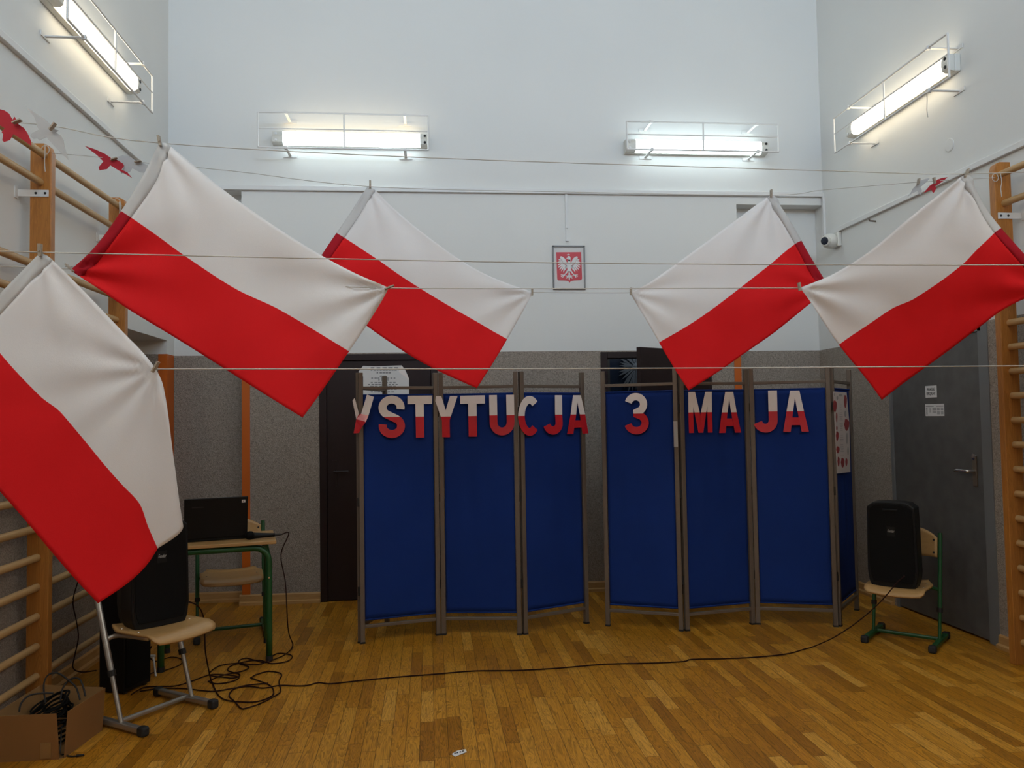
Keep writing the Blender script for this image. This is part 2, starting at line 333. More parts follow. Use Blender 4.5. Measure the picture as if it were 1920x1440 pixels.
# ledges / cable ducts
slab('trim_4', (XL, D - 0.03, ZT + 0.016), (XR, D, ZT + 0.055), TRIMW, 'white cable duct across the back wall', 0.003)
slab('trim_5', (XL, YN, ZT + 0.02), (XL + 0.03, D - 0.03, ZT + 0.06), TRIMW, 'white cable duct along the left wall', 0.003)
slab('trim_6', (XR - 0.025, YN, 3.076), (XR, 6.70, 3.115), TRIMW, 'white cable duct along the right wall', 0.003)
slab('trim_7', (XR - 0.022, D - 0.045, 3.10), (XR, D - 0.012, ZT + 0.02), TRIMW, 'white vertical cable duct in the right corner', 0.003)
m = MB(); m.box((1.200, D - 0.016, 3.155), (1.220, D, ZT + 0.016)); m.box((1.203, D - 0.01, 3.05), (1.212, D, 3.155)); m.box((1.200, D - 0.018, 3.038), (1.225, D, 3.052)); struct(m.build('trim_8', TRIMW), 'thin white cable duct above the framed emblem')
# baseboards
def baseboard(name, segs):
    m = MB()
    for p, q, n in segs:
        p, q, n = Vector(p), Vector(q), Vector(n)
        m.prism([p, p + n * 0.034, p + n * 0.034 + Vector((0, 0, 0.022)), p + n * 0.016 + Vector((0, 0, 0.03)), p + n * 0.013 + Vector((0, 0, 0.075)), p + n * 0.004 + Vector((0, 0, 0.085)), p + Vector((0, 0, 0.085))], q - p)
    struct(m.build(name, BASEB))
F_ = (0, -1, 0)
baseboard('baseboard_back', [((XA - 0.02, D, 0), (DX[0][0], D, 0), F_), ((DX[0][1], D, 0), (DX[1][0], D, 0), F_), ((DX[1][1], D, 0), (XB + 0.02, D, 0), F_), ((XL, DR, 0), (XA, DR, 0), F_), ((XB, DR, 0), (XR, DR, 0), F_)])
baseboard('baseboard_left', [((XL, YN, 0), (XL, NY0, 0), (1, 0, 0))])
baseboard('baseboard_right', [((XR, YN, 0), (XR, RY0 - 0.05, 0), (-1, 0, 0)), ((XR, RY1 + 0.02, 0), (XR, DR, 0), (-1, 0, 0))])

# ------------------------------------------------------------------ doors
def door_frame(m, x0, x1):
    m.box((x0, D - 0.012, 0), (x0 + 0.06, D + 0.12, ZD)); m.box((x1 - 0.06, D - 0.012, 0), (x1, D + 0.12, ZD)); m.box((x0 + 0.06, D - 0.012, ZD - 0.055), (x1 - 0.06, D + 0.12, ZD))
d = struct(thing('door_1', 'closed dark brown double door behind the left folding screen', 'door', (DX[0][0], D, 0))); del d['category']
m = MB(); door_frame(m, *DX[0]); m.build('door_frame', BROWN, d, world=True, bevel=0.004)
m = MB(); m.box((DX[0][0] + 0.06, D + 0.006, 0.005), (DX[0][1] - 0.06, D + 0.05, ZD - 0.055)); m.build('door_leaf', BROWN, d, world=True, bevel=0.003)
m = MB(); m.box((DX[0][0] + 0.10, D - 0.004, 0.95), (DX[0][0] + 0.14, D + 0.01, 1.17)); m.tube([(DX[0][0] + 0.12, D - 0.002, 1.08), (DX[0][0] + 0.12, D - 0.05, 1.08), (DX[0][0] + 0.24, D - 0.05, 1.08)], 0.009); m.build('door_handle', BROWN, d, world=True)
d = struct(thing('door_2', 'dark brown door standing open behind the right folding screen', 'door', (DX[1][0], D, 0))); del d['category']
m = MB(); door_frame(m, *DX[1]); m.build('door_frame', BROWN, d, world=True, bevel=0.004)
hinge = Vector((DX[1][1] - 0.05, D - 0.02, 0)); free = aty(1196, 655, 6.36); free.z = 0; dv = (free - hinge).normalized(); nv = Vector((-dv.y, dv.x, 0))
LW = 0.885
m = MB(); m.obox(hinge + dv * LW / 2 + Vector((0, 0, 1.035)), dv * LW / 2, nv * 0.02, (0, 0, 1.028)); leaf = m.build('door_leaf', BROWN, d, world=True, bevel=0.003)
m = MB(); hp = hinge + dv * (LW - 0.07) + Vector((0, 0, 1.05)); sg = -1 if nv.y > 0 else 1
m.obox(hp + nv * sg * 0.023, dv * 0.02, nv * 0.004, (0, 0, 0.11)); m.tube([hp + nv * sg * 0.02, hp + nv * sg * 0.06, hp + nv * sg * 0.06 - dv * 0.12], 0.009); m.build('door_handle', BROWN, leaf, world=True)
# corridor behind the open door
m = MB(); m.box((1.2, DR + 0.2, 0), (1.3, 9.0, 2.6)); m.box((2.75, DR + 0.2, 0), (2.85, 9.0, 2.6)); m.box((1.2, 8.9, 0), (2.85, 9.0, 2.6)); m.box((1.2, DR + 0.2, 2.5), (2.85, 9.0, 2.6))
struct(m.build('wall_corridor', DIM))
gp = thing('glass_panel', 'dark navy glass panel seen through the open doorway', 'glass panel', (1.92, 7.62, 0))
m = MB(); m.box((1.735, 7.60, 0.05), (2.35, 7.63, 2.08)); m.build('pane', NAVY, gp, world=True)
m = MB(); m.box((1.70, 7.59, 0), (1.735, 7.64, 2.10)); m.box((2.35, 7.59, 0), (2.385, 7.64, 2.10)); m.box((1.70, 7.59, 2.08), (2.385, 7.64, 2.11)); m.build('frame', ALUD, gp, world=True)
area('corridor_fill_light', (2.1, 7.33, 2.46), (2.1, 7.36, 0), 0.3, 0.15, 3.0, (0.9, 0.96, 1.0))  # fill light added to brighten the dark corridor, no fitting built
fc = Vector((1.99, 7.575, 1.98)); m = MB()  # dark strands radiating from a hub before the pane
for k in range(34):
    a = 2 * PI * k / 34 + random.uniform(-0.06, 0.06); L_ = random.uniform(0.19, 0.27)
    dr_ = Vector((math.cos(a) * 0.72, 0, math.sin(a))); pr = Vector((-dr_.z, 0, dr_.x)).normalized()
    b0 = fc + dr_ * 0.03; y_ = Vector((0, -0.004 * (k % 3), 0))
    m.prism([b0 + pr * 0.003 + y_, b0 + dr_ * L_ * 0.6 + pr * 0.011 + y_, b0 + dr_ * L_ + y_, b0 + dr_ * L_ * 0.6 - pr * 0.011 + y_, b0 - pr * 0.003 + y_], (0, -0.002, 0))
m.lathe(fc, (0, -1, 0), [(0, 0.04), (0.01, 0.035), (0.016, 0.01)]); m.box((fc.x - 0.002, 7.57, 2.0), (fc.x + 0.002, 7.6, 2.05))
tag(m.build('radial_strands', SLATE), 'dark feathery radial shape on the navy glass in the open doorway', 'decoration')
# right grey door
d = struct(thing('door_3', 'dark grey door in the right wall', 'door', (XR, RY0, 0))); del d['category']
m = MB(); m.box((XR + 0.001, RY0, 0), (XR + 0.12, RY0 + 0.05, ZRD)); m.box((XR + 0.001, RY1 - 0.03, 0), (XR + 0.12, RY1, ZRD)); m.box((XR + 0.001, RY0, ZRD - 0.03), (XR + 0.12, RY1, ZRD))
m.box((XR - 0.006, RY0 - 0.05, 0), (XR + 0.001, RY0 + 0.01, ZRD + 0.03)); m.build('door_frame', GREYF, d, world=True)
m = MB(); m.box((XR + 0.012, RY0 + 0.055, 0.012), (XR + 0.052, RY1 - 0.033, ZRD - 0.033)); leaf = m.build('door_leaf', GREYD, d, world=True, bevel=0.003)
hy, hz = 4.975, 1.10
m = MB(); m.box((XR + 0.003, hy - 0.02, hz - 0.10), (XR + 0.012, hy + 0.02, hz + 0.10)); m.build('handle_plate', ALU, leaf, world=True, bevel=0.003)
m = MB(); m.tube(smooth_path([(XR + 0.01, hy, hz), (XR - 0.035, hy, hz), (XR - 0.045, hy + 0.02, hz), (XR - 0.045, hy + 0.13, hz)], 4), 0.011, 10); m.build('door_handle', CHROME, leaf, world=True, smooth=True)
m = MB(); m.lathe((XR + 0.012, hy + 0.005, hz + 0.095), (-1, 0, 0), [(0, 0.022), (0.012, 0.02), (0.014, 0.008)]); m.build('lock_cylinder', CHROME, leaf, world=True)
def wall_sheet(name, label, cat, x0, y0, x1, y1, px):       # paper on the right door, px corner pixels -> door plane
    a = atx(x0, y0, px); b = atx(x1, y1, px)
    ya, yb = max(a.y, b.y), min(a.y, b.y); za, zb = max(a.z, b.z), min(a.z, b.z)
    t = thing(name, label, cat, (px, (ya + yb) / 2, zb)); m = MB(); m.box((px - 0.0015, yb, zb), (px, ya, za)); sh = m.build('sheet', PAPER, t, world=True)
    return t, sh, ya, yb, za, zb
PX = XR + 0.0115
t, sh, ya, yb, za, zb = wall_sheet('door_sign', 'small square white sign reading PEDAGOG SPECJALNY on grey door', 'sign', 1735, 724, 1757, 745, PX)
for k, w in enumerate(('PEDAGOG', 'SPECJALNY')):
    text_obj('lettering', w, 0.030, INK, sh, (PX - 0.0017, (ya + yb) / 2, za - (za - zb) * (0.32 + 0.36 * k)), (0, -1, 0), (0, 0, 1), width=(ya - yb) * (0.66 if k == 0 else 0.78))
t, sh, ya, yb, za, zb = wall_sheet('timetable', 'white timetable sheet with printed columns on grey door', 'notice', 1735, 758, 1771, 780, PX)
m = MB(); xx = PX - 0.0018
for k, (u0, u1, v) in enumerate([(0.03, 0.46, .2), (0.6, 0.97, .2), (.35, .62, .07)] + [(u, u + w, v) for u, w in ((.04, .08), (.22, .09), (.39, .2), (.63, .14), (.83, .13)) for v in (.33, .41, .5, .66, .74, .82)]):
    if random.random() < 0.12: continue
    y0 = ya - (ya - yb) * u0; y1 = ya - (ya - yb) * u1; z_ = za - (za - zb) * v; m.box((xx, y1, z_ - 0.0022), (xx + 0.0003, y0, z_ + 0.0022))
m.build('print', FAINT, sh, world=True)
# notice on the brown door
YP = D + 0.0045
pts = [(672, 697), (681, 686), (705, 687), (730, 686), (753, 685), (760, 694), (767, 710), (767, 812), (681, 812), (681, 706)]
t = thing('notice', 'large white printed notice with folded corners on dark brown door', 'notice', aty(724, 812, YP)); m = MB(); m.prism([aty(x, y, YP) for x, y in pts], (0, -0.002, 0)); sh = m.build('sheet', PAPER, t, world=True, tri=True)
m = MB(); p = [aty(x, y, YP - 0.003) for x, y in ((747, 697), (766, 711), (759, 693), (753, 685.5))]; m.prism([p[0], p[1], p[2], p[3]], (0, -0.001, 0)); m.build('folded_corner', LWHITE, t, world=True)
m = MB()
rows = [(690, 695, 750, 5, 3.2), (694.5, 695, 745, 9, 1.2), (699, 706, 734, 5, 2.2), (705, 712, 726, 2, 2.2), (709, 696, 744, 8, 1.8), (712.5, 709, 731, 4, 1.6), (717.5, 695, 744, 7, 2.0), (721, 690, 748, 9, 2.0), (724.5, 694, 746, 6, 2.0), (730, 692, 746, 8, 1.8), (735, 695, 740, 7, 1.8), (744, 694, 746, 7, 1.8)]
for y, x0, x1, n, h in rows:
    x = x0
    for k in range(n):
        w = (x1 - x0) / n; ww = w * random.uniform(0.55, 0.9)
        a = aty(x, y - h / 2, YP - 0.0024); b = aty(x + ww, y + h / 2, YP - 0.0024); m.box((a.x, a.y, b.z), (b.x, a.y + 0.0004, a.z)); x += w
m.build('print', FAINT, sh, world=True)

# ------------------------------------------------------------------ wall lamps
def wall_lamp(label, o, ax, nrm, L_, c0, c1, z0, z1, gl, zlo=None):
    # o: middle of the housing's back on the wall, ax: along the lamp, nrm: out of the wall
    o, ax, nrm = Vector(o), Vector(ax), Vector(nrm); zz = Vector((0, 0, 1))
    t = thing('wall_lamp', label, 'lamp', o, 0, 'fluorescent lamps high on the walls')
    m = MB(); m.obox(o + nrm * 0.022, ax * (L_ / 2), nrm * 0.022, zz * 0.06); m.build('housing', LAMPB, t, world=True, bevel=0.008)
    m = MB()
    prof = [(-0.056, 0.045), (-0.054, 0.075), (-0.042, 0.094), (0.0, 0.1), (0.042, 0.094), (0.054, 0.075), (0.056, 0.045)]
    a, b = o - ax * (L_ / 2 - 0.09), o + ax * (L_ / 2 - 0.065)
    mid = 0.02 if gl[0] is not gl[1] else 0.0
    pr = [(z, d_) for z, d_ in prof]
    for i in range(len(pr) - 1):
        (za, da), (zb, db) = pr[i], pr[i + 1]
        vs = [a + zz * za + nrm * da, b + zz * za + nrm * da, b + zz * zb + nrm * db, a + zz * zb + nrm * db]
        m.add(vs, [(0, 1, 2, 3)], 0 if (za + zb) / 2 > 0.03 else 1)
    m.build('lamp_lens', [gl[0], gl[1]], t, world=True)
    for s, w, e in ((-1, 0.09, a), (1, 0.065, b)):
        m = MB(); m.prism([e + zz * z + nrm * d_ for z, d_ in prof], ax * s * (w - 0.004)); cap = m.build('end_cap', LAMPB, t, world=True)
        for z in (-0.028, 0.028): m = MB(); m.lathe(e + ax * s * w * 0.62 + zz * z + nrm * 0.097, nrm, [(0, 0.011), (0.005, 0.011), (0.006, 0.003)], 10); m.build('screw', RUBBER if s > 0 else TRIMW, cap, world=True)
    m = MB(); g = 0.215; r = 0.0078
    P = lambda s, z: o + ax * s + nrm * g + zz * z
    for z in (z0, (z0 * 0.46 + z1 * 0.54), z1): m.tube([P(c0, z), P(c1, z)], r if z in (z0, z1) else 0.005, 6)
    for s in (c0, (c0 + c1) / 2, c1): m.tube([P(s, z0), P(s, z1)], r, 6)
    m.build('wire_guard', WIRE, t, world=True)
    for s in (c0 + 0.16 * (c1 - c0), c0 + 0.86 * (c1 - c0)):
        for z in (z0, z1):
            m = MB(); m.bar(P(s, z) + nrm * 0.004, P(s, z) - nrm * (g - 0.003), 0.022, 0.006); m.obox(P(s, z) - nrm * (g - 0.004), ax * 0.055, nrm * 0.003, zz * 0.014); m.obox(P(s, z), ax * 0.012, nrm * 0.012, zz * 0.012)
            m.build('bracket', WIRE, t, world=True)
    return t
wall_lamp('caged fluorescent lamp on back wall, warm tube above white tube', (-0.64, D, 3.890), (1, 0, 0), (0, -1, 0), 1.30, -0.735, 0.655, -0.133, 0.16, (GWARM, GCOOL))
wall_lamp('caged cool white lamp on back wall, above right', (2.385, D, 3.878), (1, 0, 0), (0, -1, 0), 1.30, -0.67, 0.685, -0.083, 0.16, (GCOOL, GCOOL))
wall_lamp('caged warm lamp high on the left wall', (XL, 5.285, 3.945), (0, 1, 0), (1, 0, 0), 1.32, -0.80, 0.54, -0.235, 0.035, (GNEU, GNEU))
wall_lamp('caged warm lamp high on the right wall', (XR, 5.595, 3.838), (0, -1, 0), (-1, 0, 0), 1.32, -0.63, 0.84, -0.19, 0.10, (GNEU, GNEU))
for y_ in (1.9, -0.6):        # unseen lamps added on the side walls to brighten flags and floor
    wall_lamp('added fill lamp on the left wall beside the viewer' if y_ > 0 else 'added fill lamp on the left wall behind the viewer', (XL, y_, 3.945), (0, 1, 0), (1, 0, 0), 1.32, -0.90, 0.44, -0.235, 0.035, (GFILL, GFILL))
    wall_lamp('added fill lamp on the right wall beside the viewer' if y_ > 0 else 'added fill lamp on the right wall behind the viewer', (XR, y_, 3.838), (0, -1, 0), (-1, 0, 0), 1.32, -0.63, 0.86, -0.19, 0.10, (GFILL, GFILL))
# dangling end of cord under the right lamp
q = atx(1737, 165, XR - 0.21); m = MB(); m.tube([q, q + Vector((0.002, 0.0, -0.08)), q + Vector((-0.001, 0.004, -0.15)), q + Vector((0.002, 0.0, -0.2))], 0.003, 6); tag(m.build('cord_end', STRING), 'short frayed cord dangling from the guard of the right wall lamp', 'cord')

# ------------------------------------------------------------------ small things on the walls
t = thing('framed_emblem', 'grey framed emblem, white crowned eagle on a red shield', 'picture', aty(1066, 543, D))
a, b = aty(1035.5, 461, D), aty(1097.5, 543, D); W_, H_ = b.x - a.x, a.z - b.z; ox, oz = a.x, b.z
m = MB(); m.box((ox, D - 0.008, oz), (ox + W_, D, oz + H_)); m.build('backing', PAPER, t, world=True)
m = MB(); fw_ = 0.011
m.box((ox, D - 0.018, oz), (ox + fw_, D, oz + H_)); m.box((ox + W_ - fw_, D - 0.018, oz), (ox + W_, D, oz + H_)); m.box((ox, D - 0.018, oz + H_ - fw_), (ox + W_, D, oz + H_)); m.box((ox, D - 0.018, oz), (ox + W_, D, oz + fw_)); m.build('frame', FRAMEG, t, world=True)
def em(u, v, y): return Vector((ox + W_ * (u - 300) / 755, y, oz + H_ * (1235 - v) / 990))
sh_pts = [(385, 395), (968, 388), (978, 985), (965, 1010), (940, 1025), (800, 1030), (735, 1042), (700, 1062), (688, 1085), (672, 1060), (640, 1040), (560, 1032), (430, 1030), (405, 1015), (397, 990)]
m = MB(); m.prism([em(u, v, D - 0.008) for u, v in sh_pts], (0, -0.002, 0)); shd = m.build('shield', SHIELD, t, world=True, tri=True)
m = MB()
def piece(pts, mir=True, y=D - 0.010):
    for s in ((1, -1) if mir else (1,)):
        m.prism([em(680 + s * (u - 680), v, y) for u, v in pts], (0, -0.0012, 0))
piece([(655, 560), (700, 560), (722, 640), (742, 700), (720, 780), (690, 850), (665, 850), (640, 780), (620, 700), (640, 640)], False)       # body
piece([(620, 545), (622, 525), (645, 512), (640, 500), (660, 482), (695, 482), (716, 500), (718, 560), (705, 600), (655, 600), (672, 560), (660, 530), (640, 545), (630, 552)], False)   # head, beak to the left
piece([(640, 462), (634, 436), (652, 450), (670, 425), (688, 450), (708, 436), (700, 462)], False)                                            # crown
piece([(640, 640), (615, 600), (590, 545), (540, 500), (490, 483), (470, 520), (520, 590), (560, 650), (620, 690)])                          # wing shoulder
for tip, base in (((432, 560), (520, 575)), ((410, 625), (525, 605)), ((408, 690), (535, 630)), ((418, 745), (548, 652)), ((448, 795), (565, 668)), ((488, 830), (585, 680)), ((538, 858), (605, 690)), ((585, 800), (622, 695))):
    dx, dy = tip[0] - base[0], tip[1] - base[1]; l = math.hypot(dx, dy); nx, ny = -dy / l * 15, dx / l * 15
    piece([(base[0] + nx, base[1] + ny), (base[0] + dx * .7 + nx, base[1] + dy * .7 + ny), tip, (base[0] + dx * .7 - nx, base[1] + dy * .7 - ny), (base[0] - nx, base[1] - ny)])
piece([(640, 780), (600, 850), (548, 912), (570, 920), (625, 865), (660, 820)])                                                               # leg
piece([(560, 900), (480, 898), (482, 915), (530, 915), (480, 945), (490, 955), (535, 930), (512, 970), (528, 972), (556, 930), (575, 938), (586, 925)])
piece([(665, 830), (695, 830), (700, 900), (690, 1020), (680, 1030), (668, 1020), (660, 900)], False)                                         # tail
piece([(668, 890), (640, 925), (605, 915), (600, 935), (630, 950), (600, 975), (612, 992), (650, 970), (670, 940)])
m.build('eagle', EAGLE, shd, world=True, tri=True)
# surveillance camera
t = thing('security_camera', 'white turret security camera on the right wall near the corner', 'camera', (XR, 6.62, 3.0))
a = atx(1571, 451, XR); by = a.y; bz = a.z
m = MB(); m.box((XR - 0.035, by - 0.065, bz - 0.06), (XR, by + 0.055, bz + 0.065)); m.build('junction_box', LAMPB, t, world=True, bevel=0.006)
cc = Vector((XR - 0.085, by, bz - 0.005)); m = MB(); m.lathe(cc, (1, 0, 0), [(-0.058, 0.02), (-0.05, 0.04), (-0.03, 0.058), (0.0, 0.066), (0.03, 0.066), (0.052, 0.062)]); m.build('dome', LAMPB, t, world=True, smooth=True)
ld = Vector((-0.80, -0.58, -0.12)).normalized(); m = MB(); m.lathe(cc + ld * 0.02, ld, [(0, 0.045), (0.045, 0.044), (0.055, 0.04), (0.056, 0.036)]); m.build('lens_barrel', LAMPB, t, world=True, smooth=False)
m = MB(); m.lathe(cc + ld * 0.074, ld, [(0, 0.036), (0.004, 0.033), (0.006, 0.02)]); m.build('lens', NAVY, t, world=True)
def disc(name, label, c, n, r, hgt, mat, cat):
    m = MB(); m.lathe(c, n, [(0, r), (hgt * 0.7, r), (hgt, r * 0.9)], 24); tag(m.build(name, mat), label, cat)
disc('round_cover', 'round white blanking cover on back wall above the ledge', aty(652, 349, D), (0, -1, 0), 0.04, 0.008, WHITE, 'cover')
disc('round_cover', 'round white blanking cover on the right wall', atx(1781, 272, XR), (-1, 0, 0), 0.045, 0.008, WHITE, 'cover')
q = atx(1642, 415, XR); m = MB(); m.tube([q, q + Vector((-0.05, 0, 0.004)), q + Vector((-0.055, 0, 0.02))], 0.007, 8); tag(m.build('wall_hook', ALU), 'small metal hook on the right wall', 'hook')

# ------------------------------------------------------------------ wall bars
def wall_bars(label, wall, s, xi, ys, RZ, zbr):      # s: +1 the room lies at +x of the wall, xi: room side edge of the posts
    t = thing('wall_bars', label, 'wall bars', (xi - s * 0.05, ys[0], 0), 0, 'gymnastic wall bars')
    xo = xi - s * 0.108
    for y in ys:
        m = MB(); m.prism([(xo, y - 0.024, 0), (xi, y - 0.024, 0), (xi, y - 0.024, 2.95), (xi - s * 0.012, y - 0.024, 2.985), (xi - s * 0.04, y - 0.024, 3.0), (xo, y - 0.024, 3.0)], (0, 0.048, 0)); p = m.build('post', POST, t, world=True, bevel=0.004)
        for z in (zbr,):
            m = MB(); yb = y - 0.0275
            m.box((min(wall, xi - s * 0.012), yb - 0.003, z - 0.018), (max(wall, xi - s * 0.012), yb + 0.003, z + 0.018)); m.box((min(wall, wall + s * 0.006), yb - 0.03, z - 0.03), (max(wall, wall + s * 0.006), yb + 0.003, z + 0.03))
            m.build('wall_bracket', WIRE, p, world=True)
        for z in (zbr,):
            for k in (0.028, 0.075): m = MB(); m.lathe((xi - s * k, y - 0.0305, z), (0, -1, 0), [(0, 0.007), (0.004, 0.006), (0.006, 0.003)], 8); m.build('bolt', ALUD, p, world=True)
    for a, b in zip(ys[:-1], ys[1:]):
        for i, z in enumerate(RZ):
            x = xi - s * (0.035 if i == 0 else 0.055); m = MB(); n = 10
            vs = [(x + 0.017 * math.cos(2 * PI * k / n), yy, z + 0.0205 * math.sin(2 * PI * k / n)) for yy in (a + 0.022, b - 0.022) for k in range(n)]
            m.add(vs, [(k, (k + 1) % n, n + (k + 1) % n, n + k) for k in range(n)]); m.build('rung', RUNG, t, world=True, smooth=True)
    return t
wall_bars('tall wooden wall bars along the left wall', XL, 1, -1.98, (3.40, 4.44, 5.48), [2.935, 2.79] + [2.34 - 0.152 * k for k in range(15)], 2.73)
wall_bars('tall wooden wall bars along the right wall', XR, -1, 3.405, (4.475, 3.44), [2.92, 2.746] + [2.313 - 0.1457 * k for k in range(16)], 2.67)

# ------------------------------------------------------------------ folding screens
PZ = 1.83
def folding_screen(label, J, poles):
    t = thing('folding_screen', label, 'screen', (J[len(J) // 2][0], J[len(J) // 2][1], 0), 0, 'blue folding screens')
    pans = []
    for i in range(len(J) - 1):
        a, b = Vector((*J[i], 0)), Vector((*J[i + 1], 0)); dv = (b - a).normalized(); n = Vector((dv.y, -dv.x, 0))
        ea, eb = a + dv * 0.021, b - dv * 0.021
        if n.y > 0: n = -n
        for e in (ea, eb):
            m = MB(); m.obox(e + Vector((0, 0, PZ / 2)), dv * 0.0155, n * 0.0155, (0, 0, PZ / 2)); pst = m.build('post', ALU, t, world=True, bevel=0.003)
            m = MB(); m.obox(e + Vector((0, 0, 0.006)), dv * 0.017, n * 0.017, (0, 0, 0.006)); m.build('foot_cap', RUBBER, pst, world=True)
        for z in (1.725, 0.112):
            m = MB(); m.obox((ea + eb) / 2 + Vector((0, 0, z)), (eb - ea) / 2 - dv * 0.015, n * 0.0125, (0, 0, 0.0105)); m.build('rail', ALU, t, world=True, bevel=0.002)
        m = MB(); NX, NZ = 24, 40; z0, z1 = 0.155, 1.675; p, q = ea + dv * 0.018, eb - dv * 0.018
        for k in range(NZ + 1):
            for l in range(NX + 1):
                u, w = l / NX, k / NZ
                off = 0.003 * math.sin(PI * u) * math.sin(PI * w) + 0.0022 * math.sin(u * 21 + w * 3 + i) * math.sin(PI * w) * math.sin(PI * u)
                m.v.append(p.lerp(q, u) + n * off + Vector((0, 0, z0 + (z1 - z0) * w)))
        for k in range(NZ):
            for l in range(NX): m.f.append((k * (NX + 1) + l, k * (NX + 1) + l + 1, (k + 1) * (NX + 1) + l + 1, (k + 1) * (NX + 1) + l)); m.m.append(0)
        pn = m.build('fabric_panel', BLUE, t, world=True, smooth=True); sd = pn.modifiers.new('solid', 'SOLIDIFY'); sd.thickness = 0.004
        for z in (z0, z1): m = MB(); m.tube([p + Vector((0, 0, z)), q + Vector((0, 0, z))], 0.0065, 8); m.build('hem', BLUE, pn, world=True)
        for e, sg in ((p, -1), (q, 1)):
            for z in (z0, z1): m = MB(); m.tube([e + Vector((0, 0, z)), e + dv * sg * 0.022 + Vector((0, 0, z))], 0.003, 6); m.build('hanging_pin', ALUD, pn, world=True)
        pans.append((a, dv, n))
    for i in range(1, len(J) - 1):
        c = Vector((*J[i], 0))
        for z in (0.35, 0.95, 1.55): m = MB(); m.lathe(c + Vector((0, 0, z - 0.03)), (0, 0, 1), [(0, 0.008), (0.06, 0.008)], 8); m.build('hinge', ALUD, t, world=True)
    return t, pans
S1, P1 = folding_screen('blue folding screen on the left, last panel folded back', [(-0.325, 6.02), (-0.492, 5.545), (0.058, 5.682), (0.62, 5.589), (1.133, 5.824)], None)
S2, P2 = folding_screen('blue folding screen on the right, four panels', [(1.235, 5.731), (1.744, 5.499), (2.297, 5.596), (2.838, 5.43), (3.222, 5.871)], None)
# pale plate on a post of the right screen
a, dv, n = P2[1]; c = a + dv * 0.012 + n * 0.0275
q0, q1 = atplane(1268, 790, c, n), atplane(1268, 838, c, n); m = MB(); m.obox((q0 + q1) / 2 + n * -0.009, dv * 0.015, n * 0.0015, (0, 0, (q0.z - q1.z) / 2)); m.build('hinge_plate', FRAMEG if False else BADGE, S2, world=True)

# ------------------------------------------------------------------ paper letters
def arc(cx, cy, rx, ry, a0, a1, n=14):
    return [(cx + rx * math.cos(math.radians(a0 + (a1 - a0) * i / n)), cy + ry * math.sin(math.radians(a0 + (a1 - a0) * i / n))) for i in range(n + 1)]
def stroke(pts, t):
    P = [Vector((p[0], p[1])) for p in pts]; n = len(P); out = []
    for i in range(n):
        d = (P[min(i + 1, n - 1)] - P[max(i - 1, 0)]).normalized(); nn = Vector((-d.y, d.x)) * t / 2; out.append((P[i] + nn, P[i] - nn))
    return [[tuple(out[i][0]), tuple(out[i + 1][0]), tuple(out[i + 1][1]), tuple(out[i][1])] for i in range(n - 1)]
def letter_shapes(ch):    # polygons in a 50 x 80 box
    if ch == 'S': return stroke(arc(25, 57.5, 17, 15.2, -12, 238, 20) + arc(25, 22.8, 17.2, 15.2, 58, -192, 20), 15)
    if ch == 'T': return [[(0, 80), (50, 80), (50, 64), (33, 64), (33, 0), (16, 0), (16, 64), (0, 64)]]
    if ch == 'Y': return [[(0, 80), (16, 80), (25, 52), (34, 80), (50, 80), (33, 33), (33, 0), (17, 0), (17, 33)]]
    if ch == 'U': return stroke([(8, 80), (8, 26)] + arc(25, 26, 17, 18, 180, 360, 18) + [(42, 26), (42, 80)], 15.5)
    if ch == 'C': return stroke(arc(27, 40, 19, 32, 48, 312, 26), 15.5)
    if ch == 'J': return stroke(arc(22, 23, 15, 15, 195, 360, 14) + [(37, 80)], 17)
    if ch == 'A': return [[(0, 0), (14, 0), (18, 17), (32, 17), (36, 0), (50, 0), (35, 80), (25, 80), (25, 62), (30, 30), (20, 30), (25, 62), (25, 80), (15, 80)]]
    if ch == '3': return stroke(arc(24, 58, 15, 14.5, 165, -88, 18) + arc(24, 22.5, 17, 15.2, 88, -168, 18), 14)
    if ch == 'M': return [[(0, 0), (10, 0), (10, 52), (20, 0), (30, 0), (40, 52), (40, 0), (50, 0), (50, 80), (36, 80), (25, 34), (14, 80), (0, 80)]]
WORD = 'paper letters of the slogan on the folding screens'
